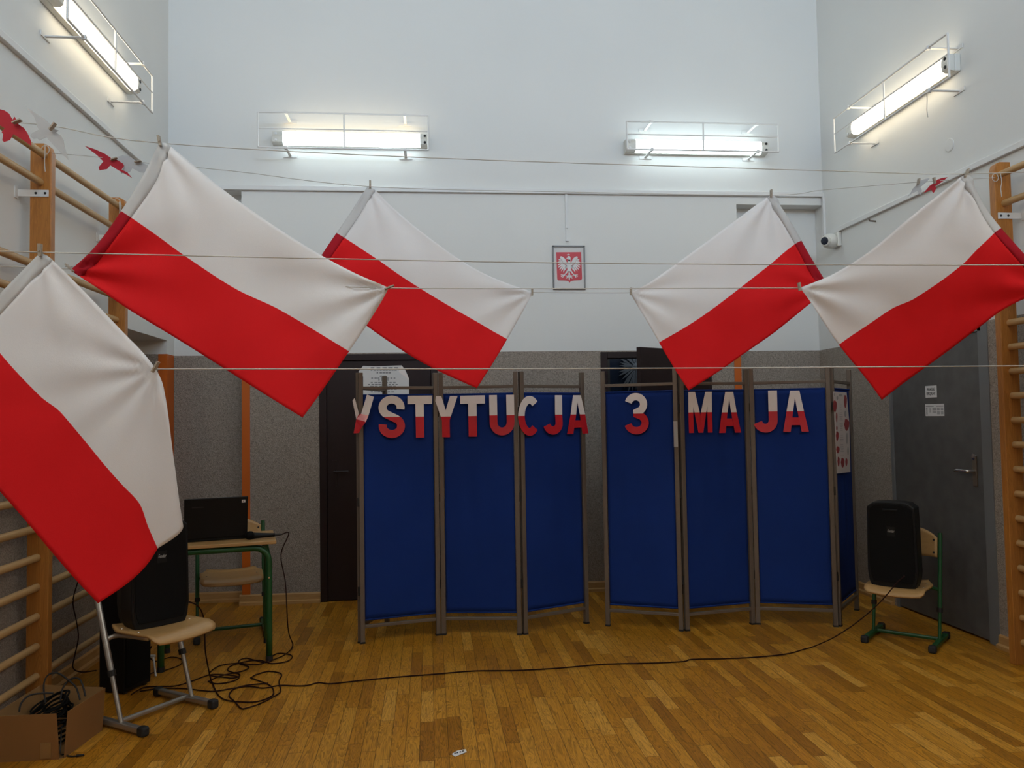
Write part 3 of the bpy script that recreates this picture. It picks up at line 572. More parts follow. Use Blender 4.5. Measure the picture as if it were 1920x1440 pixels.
def paper_letter(name, ch, x0, y0, x1, y1, pan, label, off=0.0245, tilt=0.0):
    a, dv, n = pan; c = a + n * off
    tl, tr, bl = atplane(x0, y0, c, n), atplane(x1, y0, c, n), atplane(x0, y1, c, n)
    xd = dv * ((tr - tl).dot(dv)); zd = Vector((0, 0, tl.z - bl.z)); org = Vector((tl.x, tl.y, bl.z))
    me = bpy.data.meshes.new(name); bm = bmesh.new()
    for poly in letter_shapes(ch):
        pts = [org + xd * (u / 50) + zd * (w / 80) for u, w in poly]
        if ch == 'A':     # split into convex pieces with the hole left open
            A = lambda *k: bm.faces.new([bm.verts.new(org + xd * (u / 50) + zd * (w / 80)) for u, w in k])
            A((0, 0), (14.5, 0), (25, 66), (25, 80), (16, 80)); A((36, 0), (50, 0), (34, 80), (25, 80), (25, 66)); A((16.6, 13), (33.7, 13), (31.2, 28), (18.9, 28)); break
        bm.faces.new([bm.verts.new(p) for p in pts])
    bmesh.ops.remove_doubles(bm, verts=bm.verts, dist=1e-5)
    bmesh.ops.triangulate(bm, faces=bm.faces)
    bmesh.ops.bisect_plane(bm, geom=bm.verts[:] + bm.edges[:] + bm.faces[:], plane_co=org + zd * 0.5, plane_no=(0, 0, 1))
    r = bmesh.ops.extrude_face_region(bm, geom=bm.faces[:])
    for v in r['geom']:
        if isinstance(v, bmesh.types.BMVert): v.co += n * 0.0015
    bmesh.ops.recalc_face_normals(bm, faces=bm.faces)
    zm = org.z + zd.z * 0.5
    for f in bm.faces: f.material_index = 0 if f.calc_center_median().z > zm else 1
    for v in bm.verts:      # the sheet bows a little
        w = (v.co.z - org.z) / zd.z; v.co += n * 0.004 * math.sin(w * 5 + x0 * 0.1)
    bm.to_mesh(me); bm.free(); me.materials.append(LWHITE); me.materials.append(LRED)
    o = bpy.data.objects.new(name, me); C.objects.link(o); return tag(o, label, 'letter', WORD)
A1, A2, A3 = P1[1], P1[2], P1[3]; B1, B2, B3, B4 = P2
for ch, x0, y0, x1, y1, pan, label in [
    ('S', 709, 742, 759, 822, A1, 'white over red paper letter S on the blue screen'),
    ('T', 764, 742, 810, 821, A1, 'white over red paper letter T between the S and the Y'),
    ('Y', 813, 743, 858, 820, A2, 'white over red paper letter Y across the first joint of the screen'),
    ('T', 863, 742, 909, 819, A2, 'white over red paper letter T between the Y and the U'),
    ('U', 917, 741, 964, 817, A2, 'white over red paper letter U'),
    ('C', 971, 742, 1010, 818, A3, 'white over red paper letter C'),
    ('J', 1018, 741, 1057, 815, A3, 'white over red paper letter J between the C and an A'),
    ('A', 1062, 741, 1102, 814, A3, 'white over red paper letter A at the right edge of the left screen'),
    ('3', 1169, 737, 1217, 815, B1, 'white over red paper numeral 3 on the right screen'),
    ('M', 1290, 735, 1334, 812, B2, 'white over red paper letter M'),
    ('A', 1346, 735, 1387, 812, B2, 'white over red paper letter A right beside the M'),
    ('J', 1412, 733, 1461, 811, B3, 'white over red paper letter J on the third panel of the right screen'),
    ('A', 1466, 733, 1514, 810, B3, 'white over red paper letter A at the end of the slogan')]:
    paper_letter('paper_letter', ch, x0, y0, x1, y1, pan, label)
# crumpled letter at the left edge
a, dv, n = A1; c = a + n * 0.03
def cp(x, y, o=0.0): return atplane(x, y, c + n * o, n)
def sheet(m, pts, mi, o=0.0, th=0.0015): m.prism([cp(x, y, o + oo) for x, y, oo in pts], n * th, mi)
m = MB()
sheet(m, [(688, 740, 0), (701, 744, .01), (691, 779, .025), (677, 776, 0)], 0)
sheet(m, [(677, 776, 0), (691, 779, .025), (686, 791, .03), (679, 800, .02), (668, 786, 0), (670, 778, 0)], 1)
sheet(m, [(668, 786, 0), (679, 800, .02), (673, 812, .005), (663, 812.5, -.005)], 1)
sheet(m, [(665, 746, .02), (661, 751, .02), (668, 786, .006), (673, 776, .004)], 0)
tag(m.build('paper_letter', [LWHITE, LRED], tri=True), 'crumpled curled red and white paper letter at the left end of the slogan', 'letter', WORD)
# poster on the last panel of the right screen
a, dv, n = B4; n2 = n if n.dot(Vector((0, -1, 0))) > 0 else -n; c = a + n2 * 0.02
pc = lambda x, y, o=0.0: atplane(x, y, c + n2 * o, n2)
t = thing('poster', 'tall narrow poster with red flowers and printed lines on end panel', 'poster', pc(1580, 888))
m = MB(); m.prism([pc(*p) for p in ((1562, 734), (1587, 736), (1592, 790), (1594, 885), (1569, 888), (1565, 800))], n2 * 0.0015); sh = m.build('sheet', PINKP, t, world=True, tri=True)
m = MB()
for x, y, rx, ry in ((1565.5, 761, 3.4, 11), (1585, 752, 2.7, 12), (1568.7, 782, 1.3, 9), (1587.5, 796, 4.6, 11), (1569.8, 817, 2.6, 9), (1571, 843, 3, 6.5), (1572.3, 865, 2, 9), (1580, 867, 3.3, 9), (1587, 866, 2, 7.5), (1569, 803, 1.3, 4)):
    k = 14; m.prism([pc(x + rx * (1 + 0.12 * math.sin(3 * i)) * math.cos(2 * PI * i / k), y + ry * (1 + 0.12 * math.sin(5 * i)) * math.sin(2 * PI * i / k), 0.0016) for i in range(k)], n2 * 0.0005)
m.build('flower_print', FLOWR, sh, world=True)
m = MB()
for x, y, rx, ry in ((1564.5, 740, 1.2, 3), (1570, 746, 1.5, 4), (1576, 741, 3.5, 2.5), (1585, 776, 2, 6), (1588, 822, 1.6, 11), (1590, 846, 1.5, 8)):
    k = 10; m.prism([pc(x + rx * math.cos(2 * PI * i / k), y + ry * math.sin(2 * PI * i / k), 0.0016) for i in range(k)], n2 * 0.0005)
for i in range(30):
    y = 757 + i * 3.3
    if i % 6 == 4: continue
    w = random.uniform(3.5, 6.5); x = 1576 + (y - 757) * 0.035
    m.prism([pc(x - w / 2, y, .0016), pc(x + w / 2, y + .2, .0016), pc(x + w / 2, y + 1.1, .0016), pc(x - w / 2, y + .9, .0016)], n2 * 0.0005)
m.build('text_print', FLOWG, sh, world=True)

# ------------------------------------------------------------------ strings
def cord(label, pts):
    P = [aty(x, y, Y) for x, y, Y in pts]; m = MB(); m.tube(smooth_path(P, 6), 0.0021, 6); return tag(m.build('string', STRING, smooth=True), label, 'string', 'white strings across the hall')
cord('white string, the highest, over the two big side flags', [(-158, 212, 3.4), (38, 230, 3.4), (110, 238, 3.4), (297, 268, 3.4), (810, 296, 3.42), (1545, 320, 3.5), (1811, 326, 3.62), (2150, 312, 3.6)])
s2 = cord('white string above the two smaller rear flags, tied to both wall bars', [(84, 286, 4.42), (158, 292, 4.45), (205, 297, 4.48), (240, 302, 4.5), (440, 321, 4.58), (697, 350, 4.65), (1070, 360, 4.65), (1442, 366, 4.6), (1545, 356, 4.56), (1715, 342, 4.5), (1866, 333, 4.44)])
cord('white string behind the big left flag, pinned to its lower corners', [(-158, 494, 3.4), (130, 504, 3.445), (250, 512, 3.50), (430, 522, 3.53), (600, 533, 3.51), (728, 540, 3.46), (1115, 541, 3.7), (1500, 540, 3.96), (1620, 542, 3.96), (1800, 545, 3.83), (1975, 545, 3.66), (2150, 540, 3.58)])
cord('white string joining the inner corners of the two rear flags', [(122, 500, 4.67), (573, 524, 4.675), (680, 532, 4.73), (860, 542, 4.73), (998, 548, 4.675), (1183, 549, 4.65), (1300, 548, 4.70), (1450, 546, 4.68), (1553, 540, 4.63), (1874, 512, 4.47)])
cord('white string running in front of the flags at eagle height', [(-340, 460, 2.9), (75, 473, 2.9), (1070, 493, 2.9), (1920, 497, 2.9), (2415, 495, 2.9)])
cord('lowest white string, running just above the screen tops', [(-340, 694, 2.98), (0, 694, 2.97), (200, 693, 2.96), (290, 692, 2.91), (1115, 691, 2.9), (1920, 686, 2.9), (2415, 682, 2.9)])
def loop(label, x, y, Y, L_, xo=0.0):
    q = aty(x, y, Y); m = MB(); m.tube([q + Vector((0.020 * math.cos(k * PI / 5), -0.0, 0.024 * math.sin(k * PI / 5))) for k in range(11)], 0.0022, 6)
    m.tube(smooth_path([q + Vector((0.012, -0.03, 0.02)), q + Vector((0.014, -0.034, -L_ * 0.3)), q + Vector((0.010, -0.03, -L_ * 0.6)), q + Vector((0.014, -0.03, -L_))], 4), 0.0022, 6); tag(m.build('string_knot', STRING), label, 'string')
loop('knotted string end on the top rung of the left wall bars', 85, 281, 4.40, 0.125)
loop('knotted string end on the top rung of the right wall bars', 1866, 333, 4.43, 0.125)
q = atx(219, 379, -2.015); m = MB(); m.tube([q + Vector((0.021 * math.cos(k * PI / 5), 0, 0.025 * math.sin(k * PI / 5))) for k in range(11)], 0.0025, 6)
for k in (-0.012, 0.0, 0.014): m.tube(smooth_path([q + Vector((0.02, k, 0)), q + Vector((0.026, k - 0.01, -0.05)), q + Vector((0.022, k, -0.13))], 4), 0.0022, 6)
tag(m.build('string_knot', STRING), 'white string loops hanging from the top rung near the far left post', 'string')

# ------------------------------------------------------------------ flags
def interp(row, u):
    # row: list of (u, x, y, Y)
    for i in range(len(row) - 1):
        if row[i][0] <= u <= row[i + 1][0]:
            a, b, c, d = row[max(i - 1, 0)], row[i], row[i + 1], row[min(i + 2, len(row) - 1)]
            t = (u - b[0]) / (c[0] - b[0]); out = []
            for k in (1, 2, 3):
                hb = c[0] - b[0]
                mb = (c[k] - a[k]) / (c[0] - a[0]) * hb if i > 0 else (c[k] - b[k])
                mc = (d[k] - b[k]) / (d[0] - b[0]) * hb if i + 2 < len(row) else (c[k] - b[k])
                out.append((2 * t ** 3 - 3 * t * t + 1) * b[k] + (t ** 3 - 2 * t * t + t) * mb + (-2 * t ** 3 + 3 * t * t) * c[k] + (t ** 3 - t * t) * mc)
            return out
    return list(row[-1][1:])
def prm(pts):      # give (x, y, Y) points a chord-length parameter
    L_ = [0]
    for p, q in zip(pts[:-1], pts[1:]): L_.append(L_[-1] + math.hypot(q[0] - p[0], q[1] - p[1]))
    return [(l / L_[-1], *p) for l, p in zip(L_, pts)]
def flag(label, top, mid, bot, pins, amp=0.014, vf=None):
    rows = [prm(top), prm(mid), prm(bot)]; NU, NV = 88, 48; grid = []
    pw = [aty(*p) for p in pins]
    for j in range(NV + 1):
        v = j / NV; line = []
        for i in range(NU + 1):
            u = i / NU; a, b, c = (interp(r, u) for r in rows)
            # quadratic through the three rows
            w0, w1, w2 = 2 * (v - .5) * (v - 1), -4 * v * (v - 1), 2 * v * (v - .5)
            x, y, Y = (w0 * a[k] + w1 * b[k] + w2 * c[k] for k in range(3))
            if vf: x, y = vf(u, v, x, y)
            p = aty(x, y, Y); off = 0.0
            for q in pw:
                d = p - q; r = math.hypot(d.x, d.z)
                if r > 1e-4:
                    an = math.atan2(d.z, d.x); off += amp * math.sin(an * 11 + q.x * 5) * math.exp(-r / 0.33) * min(1, r / 0.06)
            off += amp * 0.7 * math.sin(u * 5 + v * 3.5 + pins[0][0]) * math.sin(PI * v) + amp * 0.35 * math.sin(u * 13 - v * 9 + pins[0][1])
            line.append(p + Vector((0, off, 0)))
        grid.append(line)
    t = thing('flag', label, 'flag', grid[NV][NU // 2], 0, 'white and red flags hung on strings')
    UH = 4        # columns taken by the doubled sleeve at the hoist
    def part(i0, i1, name, mats, push=0.0, thick=0.0008):
        m = MB(); w = i1 - i0 + 1
        for j in range(NV + 1):
            for i in range(i0, i1 + 1): m.v.append(grid[j][i] + Vector((0, push * (math.sin(PI * (i - i0) / (i1 - i0)) if push else 0), 0)))
        for j in range(NV):
            for i in range(w - 1): m.f.append((j * w + i, j * w + i + 1, (j + 1) * w + i + 1, (j + 1) * w + i)); m.m.append(0 if j < NV // 2 else 1)
        o = m.build(name, mats, t, smooth=True, world=True); sd = o.modifiers.new('thickness', 'SOLIDIFY'); sd.thickness = thick; sd.offset = 0; return o
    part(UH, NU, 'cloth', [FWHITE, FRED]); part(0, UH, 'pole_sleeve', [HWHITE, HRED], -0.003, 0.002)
    return t
# left, big (B)
flag('large flag on the left, hung between the highest strings',
     [(299, 267, 3.4), (315, 271, 3.4), (400, 341, 3.42), (453, 381, 3.43), (528, 433, 3.44), (601, 478, 3.45), (665, 512, 3.45), (729, 540, 3.45)],
     [(229, 397, 3.38), (243, 406, 3.38), (292, 440, 3.4), (347, 480, 3.41), (441, 541, 3.43), (523, 580, 3.45), (655, 659, 3.47)],
     [(131, 506, 3.43), (189, 544, 3.42), (240, 579, 3.42), (330, 634, 3.43), (479, 728, 3.45), (567, 783, 3.46)],
     [(299, 267, 3.4), (131, 506, 3.43), (729, 540, 3.45)])
flag('smaller flag left of the eagle emblem, further back',
     [(689, 350, 4.65), (702, 356, 4.65), (730, 383, 4.65), (790, 434, 4.66), (864, 488, 4.67), (922, 519, 4.67), (999, 548, 4.67)],
     [(631, 437, 4.64), (646, 446, 4.64), (705, 485, 4.65), (755, 520, 4.66), (820, 560, 4.67), (951, 636, 4.68)],
     [(573, 524, 4.66), (640, 574, 4.66), (700, 620, 4.67), (773, 669, 4.68), (825, 697, 4.68), (894, 728, 4.69)],
     [(693, 350, 4.65), (573, 524, 4.66), (999, 548, 4.67)], 0.011)
flag('smaller flag right of the eagle emblem, further back',
     [(1453, 365, 4.6), (1440, 369, 4.6), (1382, 411, 4.61), (1310, 464, 4.62), (1214, 532, 4.64), (1182, 549, 4.64)],
     [(1503, 451, 4.6), (1491, 457, 4.6), (1440, 499, 4.61), (1361, 560, 4.63), (1300, 604, 4.65), (1236, 642, 4.66)],
     [(1553, 540, 4.62), (1519, 569, 4.62), (1456, 620, 4.64), (1404, 657, 4.65), (1353, 693, 4.66), (1291, 732, 4.67)],
     [(1445, 366, 4.6), (1553, 540, 4.62), (1182, 549, 4.64)], 0.011)
flag('large flag on the right beside the wall bars',
     [(1818, 329, 3.62), (1803, 331, 3.62), (1790, 341, 3.63), (1700, 412, 3.72), (1627, 474, 3.82), (1562, 514, 3.9), (1499, 540, 3.95)],
     [(1879, 427, 3.62), (1868, 434, 3.62), (1833, 465, 3.65), (1800, 498, 3.7), (1716, 559, 3.8), (1672, 579, 3.85), (1611, 621, 3.92), (1575, 646, 3.97)],
     [(1975, 546, 3.65), (1920, 561, 3.68), (1875, 584, 3.73), (1842, 609, 3.77), (1743, 683, 3.9), (1653, 750, 4.0)],
     [(1811, 326, 3.62), (1975, 546, 3.65), (1499, 540, 3.95)])
def droop(u, v, x, y):
    k = math.sin(PI * max(0, 2 * v - 1)) * u ** 8; j = math.sin(PI * min(1, 2 * v)) * u ** 10
    return x + 7 * k + 7 * j, y + 8 * k + 3 * j
flag('nearest flag at the far left, its corner drooping over the speaker',
     [(75, 473, 2.9), (92, 482, 2.9), (150, 538, 2.9), (220, 612, 2.9), (291, 691, 2.9), (310, 745, 2.9), (325, 850, 2.92), (336, 940, 2.93), (343, 985, 2.93)],
     [(-45, 600, 2.88), (-10, 650, 2.88), (73, 742, 2.89), (115, 774, 2.9), (174, 843, 2.91), (230, 909, 2.92), (262, 945, 2.93), (277, 985, 2.94), (296, 1028, 2.95)],
     [(-170, 740, 2.88), (-90, 823, 2.88), (0, 921, 2.88), (88, 1025, 2.89), (140, 1084, 2.9), (184, 1131, 2.91)],
     [(75, 473, 2.9), (291, 691, 2.9)], 0.007, droop)
def peg(x, y, Y, dx, dy, label, L_=0.042):
    q = aty(x, y, Y - 0.012); px = math.hypot(dx, dy); e = (R2 * (dx / px) - U2 * (dy / px))
    m = MB()
    for s in (-1, 1): m.bar(q - e * L_ * 0.45 + Vector((0, s * 0.004, 0)), q + e * L_ * 0.55 + Vector((0, s * 0.0065, 0)), 0.010, 0.006)
    m.lathe(q + Vector((0, -0.012, 0)), (0, 1, 0), [(0, 0.004), (0.024, 0.004)], 6)
    tag(m.build('clothes_peg', PEG), 'wooden peg ' + label, 'peg', 'wooden pegs on the strings')
for a in [(299, 265, 3.4, -2, -10, 'at the top corner of the large left flag'), (131, 503, 3.43, -8, -8, 'at the lower left corner of the large left flag'), (729, 539, 3.45, 5, -2, 'at the right tip of the large left flag'),
          (694, 346, 4.65, 0, -10, 'at the top of the flag left of the emblem'), (998, 548, 4.67, 0, -8, 'at the right tip of the flag left of the emblem'), (1446, 363, 4.6, 0, -10, 'at the top of the flag right of the emblem'), (1183, 547, 4.64, 0, -8, 'at the left tip of the flag right of the emblem'),
          (1812, 325, 3.62, 4, -10, 'at the top of the large right flag'), (1499, 538, 3.95, -1, -8, 'at the left tip of the large right flag'), (75, 470, 2.9, 0, -10, 'at the top of the nearest flag'), (291, 689, 2.9, 6, -10, 'holding the upper edge of the nearest flag')]:
    peg(*a)

# ------------------------------------------------------------------ paper birds
def bird(label, pts, s, ox, oy, Y, mat):
    m = MB(); m.prism([aty(ox + x / s, oy + y / s, Y) for x, y in pts], (0, 0.0015, 0)); return tag(m.build('paper_bird', mat, tri=True), label, 'paper bird', 'paper birds on the strings')
bird('large red paper bird cut off at the left edge', [(0, 180), (100, 205), (200, 270), (240, 340), (280, 410), (330, 345), (370, 430), (420, 520), (540, 600), (620, 720), (700, 900), (700, 1000), (560, 900), (400, 800), (300, 735), (220, 870), (90, 915), (50, 880), (70, 740), (35, 690), (105, 605), (0, 540), (-120, 470), (-330, 400), (-200, 240)], 12, 0, 190, 3.385, BIRDR)
bird('large white paper bird in front of the left post', [(585, 120), (760, 240), (1010, 400), (1150, 550), (1200, 620), (1320, 655), (1255, 700), (1370, 770), (1430, 880), (1460, 1050), (1540, 1320), (1400, 1190), (1320, 1100), (1170, 950), (1040, 800), (890, 880), (830, 830), (740, 830), (680, 780), (720, 710), (880, 640), (830, 560), (815, 480), (770, 350), (680, 250)], 12, 0, 190, 3.385, BIRDW)
bird('smaller red paper bird left of the big flag', [(670, 310), (760, 340), (835, 375), (885, 410), (915, 400), (925, 420), (975, 450), (985, 470), (965, 500), (1010, 520), (1050, 567), (985, 530), (940, 505), (875, 465), (850, 495), (790, 505), (783, 480), (820, 435), (770, 385)], 4.235, 0, 200, 4.47, BIRDR)
bird('smaller white paper bird partly behind the big left flag', [(930, 400), (970, 385), (1030, 395), (1080, 430), (1150, 455), (1240, 500), (1180, 525), (1110, 520), (1050, 488), (1030, 520), (960, 530), (985, 470)], 4.235, 0, 200, 4.485, BIRDW)
bird('small white paper bird before the right wall duct', [(765, 400), (640, 430), (530, 465), (500, 460), (470, 510), (465, 560), (380, 640), (330, 740), (250, 840), (350, 760), (490, 690), (510, 750), (560, 785), (575, 720), (580, 680), (550, 610), (650, 530), (700, 490)], 12, 1680, 300, 4.49, BIRDW)
bird('small red paper bird before the right wall duct', [(1160, 385), (1040, 400), (930, 440), (890, 490), (860, 460), (830, 530), (760, 580), (690, 660), (620, 750), (800, 660), (815, 710), (850, 740), (880, 690), (905, 640), (885, 590), (960, 540), (1060, 480)], 12, 1680, 300, 4.48, BIRDR)
for a in [(31, 228, 3.38, 8, -3, 'on the large red paper bird'), (98, 238, 3.38, 6, -7, 'on the large white paper bird'), (213, 298, 4.47, 6, -2, 'on the smaller red paper bird'), (258, 303, 4.48, 6, -1, 'on the smaller white paper bird'), (1722, 341, 4.48, 1, -5, 'on the small white paper bird'), (1752, 339, 4.47, -1, -5, 'on the small red paper bird')]: peg(*a, L_=0.036)

# ------------------------------------------------------------------ chairs
def school_chair(label, loc, rz, tube, w, seat_z, top_z, foot, yb, tr=0.0125, seat_d=0.37, lean=0.20, so=0.0, group='school chairs'):
    t = thing('school_chair', label, 'chair', loc, rz, group); hw = w / 2
    def post_y(z): return yb + lean * z
    for s in (-1, 1):
        x = s * hw
        m = MB(); m.bar((x, -foot * 0.5, 0.026), (x, foot * 0.5, 0.026), 0.036, 0.03); rn = m.build('runner', tube, t, bevel=0.008)
        for e in (-1, 1):
            m = MB(); m.bar((x, e * foot * 0.5 - e * 0.025, 0.0235), (x, e * foot * 0.5 + e * 0.022, 0.0235), 0.046, 0.047); m.build('end_cap', RUBBER, rn, bevel=0.012, bseg=3)
        m = MB(); m.tube([(x, post_y(0.03), 0.03), (x, post_y(seat_z * 0.62), seat_z * 0.62)], tr * 0.85, 12); m.tube([(x, post_y(seat_z * 0.58), seat_z * 0.58), (x, post_y(top_z), top_z)], tr * 1.1, 12); p = m.build('post', tube, t, smooth=False)
        m = MB(); z = seat_z * 0.58; m.tube([(x, post_y(z - 0.012), z - 0.012), (x, post_y(z + 0.016), z + 0.016)], tr * 1.45, 12); m.build('collar', RUBBER, p)
        m = MB(); m.tube(smooth_path([(x - s * 0.01, post_y(seat_z - 0.03), seat_z - 0.03), (x - s * 0.05, post_y(seat_z) - 0.05, seat_z - 0.016), (x - s * 0.075, post_y(seat_z) - 0.24, seat_z - 0.016)], 4), tr * 0.9, 10); m.build('seat_bracket', tube, t, smooth=True)
    m = MB(); m.bar((-hw, yb + 0.05, 0.03), (hw, yb + 0.05, 0.03), 0.024, 0.024); m.build('crossbar', tube, t, bevel=0.008)
    # seat: curved plywood with a rolled front edge
    NX, NY = 14, 18; y1 = post_y(seat_z) - 0.005 + so; y0 = y1 - seat_d; sw = hw - 0.018; vs = []
    def seatp(u, v):      # u across -1..1, v 0 front .. 1 rear
        y = y0 + (y1 - y0) * v; hwid = sw * (0.97 + 0.03 * min(1, v * 2)) - (0.05 * max(0, v - 0.75) / 0.25) ** 1 * 0.9
        if v < 0.06: hwid -= 0.02 * (1 - v / 0.06) ** 2
        z = seat_z + 0.012 * (abs(u) ** 2) - 0.0
        if v < 0.18: z -= 0.035 * ((0.18 - v) / 0.18) ** 1.8
        if v > 0.85: z += 0.012 * ((v - 0.85) / 0.15) ** 2
        return Vector((u * hwid, y, z))
    m = MB()
    for j in range(NY + 1):
        for i in range(NX + 1): m.v.append(seatp(-1 + 2 * i / NX, j / NY))
    for j in range(NY):
        for i in range(NX): m.f.append((j * (NX + 1) + i, j * (NX + 1) + i + 1, (j + 1) * (NX + 1) + i + 1, (j + 1) * (NX + 1) + i)); m.m.append(0)
    o = m.build('seat', PLY, t, smooth=True); sd = o.modifiers.new('ply', 'SOLIDIFY'); sd.thickness = 0.011; sd.offset = 0
    for s in (-1, 1):
        for v in (0.45, 0.8): m = MB(); q = seatp(s * 0.8, v); m.lathe(q + Vector((0, 0, 0.005)), (0, 0, 1), [(0, 0.006), (0.0025, 0.005)], 8); m.build('screw', CHROME, o)
    # backrest: bowed plywood with an arched top
    zb0, zb1 = top_z - 0.155, top_z + 0.03; m = MB(); NX, NZ = 16, 8
    for j in range(NZ + 1):
        for i in range(NX + 1):
            u = -1 + 2 * i / NX; arch = (1 - abs(u) ** 2.6); wz = j / NZ; hwid = hw - 0.015
            z = zb0 + (top_z - 0.03 - zb0) * wz + (zb1 - top_z + 0.03) * arch * wz; m.v.append(Vector((u * hwid, post_y(z) - 0.008 + 0.035 * (1 - u * u), z)))
    for j in range(NZ):
        for i in range(NX): m.f.append((j * (NX + 1) + i, j * (NX + 1) + i + 1, (j + 1) * (NX + 1) + i + 1, (j + 1) * (NX + 1) + i)); m.m.append(0)
    o = m.build('backrest', PLY, t, smooth=True); sd = o.modifiers.new('ply', 'SOLIDIFY'); sd.thickness = 0.010; sd.offset = 0
    for s in (-1, 1):
        for z in (zb0 + 0.03, top_z - 0.045): m = MB(); m.lathe((s * (hw - 0.035), post_y(z) - 0.012, z), (0, -1, 0), [(0, 0.007), (0.003, 0.006)], 8); m.build('screw', RUBBER, o)
    return t
school_chair('silver framed school chair carrying the left speaker', (-1.455, 4.385, 0), math.radians(55), STEEL, 0.415, 0.455, 0.86, 0.44, -0.065, 0.0135, 0.40, 0.33, 0.035)
school_chair('green framed school chair carrying the right speaker', (3.085, 5.03, 0), math.radians(-45), GREEN, 0.40, 0.372, 0.70, 0.40, 0.0, 0.0125, 0.35)
school_chair('green framed school chair tucked behind the desk', (-1.43, 5.965, 0), math.radians(15), GREEN, 0.455, 0.425, 0.77, 0.42, 0.0, 0.0125, 0.36)

# ------------------------------------------------------------------ speakers
def speaker(label, loc, rz):
    t = thing('loudspeaker', label, 'speaker', loc, rz, 'portable black loudspeakers'); w, h, dp = 0.142, 0.545, 0.25
    def ring(y, k, zt):      # outline with an arched top, seen from the front
        pts = []
        for u in (-1, -0.75, -0.45, 0, 0.45, 0.75, 1): pts.append((u * w * k, y, zt - 0.018 * abs(u) ** 3 - 0.0))
        return [(-w * k * 1.0, y, 0.035), (-w * k * 1.06, y, 0.10), (-w * k * 1.04, y, 0.3)] + [(-w * k, y, zt - 0.035)] + pts[1:-1] + [(w * k, y, zt - 0.035), (w * k * 1.04, y, 0.3), (w * k * 1.06, y, 0.10), (w * k, y, 0.035), (w * k * 0.9, y, 0.0), (-w * k * 0.9, y, 0.0)]
    secs = [ring(-0.125, 0.97, h - 0.004), ring(-0.118, 1.0, h), ring(0.0, 1.0, h), ring(0.10, 0.86, h - 0.02), ring(0.125, 0.80, h - 0.035)]
    n = len(secs[0]); m = MB(); vs = [v for s in secs for v in s]; fs = []
    for i in range(len(secs) - 1):
        for k in range(n): l = (k + 1) % n; fs.append((i * n + k, i * n + l, (i + 1) * n + l, (i + 1) * n + k))
    fs += [tuple(range(n))[::-1], tuple(range((len(secs) - 1) * n, len(secs) * n))]; m.add(vs, fs); m.build('cabinet', BLACK, t, bevel=0.006)
    m = MB(); m.prism([(x * 0.89, -0.126, 0.03 + z * 0.915) for x, y, z in ring(0, 1.0, h)], (0, -0.007, 0)); g = m.build('grille', GRILLE, t, bevel=0.004)
    m = MB(); m.prism([(x * 0.92, -0.1255, 0.022 + z * 0.935) for x, y, z in ring(0, 1.0, h)], (0, -0.003, 0)); m.build('grille_rim', BLACK, t)
    m = MB(); m.box((-0.05, -0.130, h - 0.062), (0.05, -0.124, h - 0.042)); m.box((-0.045, -0.137, h - 0.060), (0.045, -0.130, h - 0.046)); m.build('carry_handle', BLACK, t, bevel=0.005)
    m = MB(); m.box((-0.024, -0.1345, 0.325), (0.024, -0.133, 0.385)); bd = m.build('badge', BLACK, g)
    xd = mat_of(t).to_3x3() @ Vector((1, 0, 0)); text_obj('logo', 'Fender', 0.026, BADGE, bd, mat_of(t) @ Vector((0.0, -0.1348, 0.358)), xd, (0, 0, 1), shear=0.35, width=0.042)
    return t
speaker('black loudspeaker on the silver chair at the left', (-1.475, 4.43, 0.462), math.radians(42))
speaker('black loudspeaker on the green chair at the right', (3.02, 4.99, 0.379), math.radians(-44))
# tall black cabinet behind the left chair
c = Vector((-1.71, 4.715, 0)); u = Vector((0.37, 0.93, 0)).normalized(); v = Vector((-0.93, 0.37, 0)).normalized()
t = thing('speaker_cabinet', 'tall black cabinet on the floor behind the silver chair', 'speaker', c + u * 0.1 + v * 0.09)
m = MB(); m.obox(c + u * 0.105 + v * 0.085 + Vector((0, 0, 0.40)), u * 0.105, v * 0.085, (0, 0, 0.39)); m.build('cabinet', BLACK, t, world=True, bevel=0.006)
m = MB(); m.obox(c + u * 0.105 - v * 0.002 + Vector((0, 0, 0.405)), u * 0.095, v * 0.004, (0, 0, 0.37)); m.build('grille', GRILLE, t, world=True)
m = MB(); hc = c + u * 0.10 + v * 0.085 + Vector((0, 0, 0.79)); m.tube(smooth_path([hc - u * 0.06, hc - u * 0.05 + Vector((0, 0, 0.03)), hc + u * 0.05 + Vector((0, 0, 0.03)), hc + u * 0.06], 4), 0.008, 8); m.build('carry_handle', STEEL, t, world=True)
for i in (0.03, 0.18):
    for j in (0.02, 0.15): m = MB(); m.lathe(c + u * i + v * j, (0, 0, 1), [(0, 0.014), (0.012, 0.014)], 10); m.build('foot', RUBBER, t, world=True)

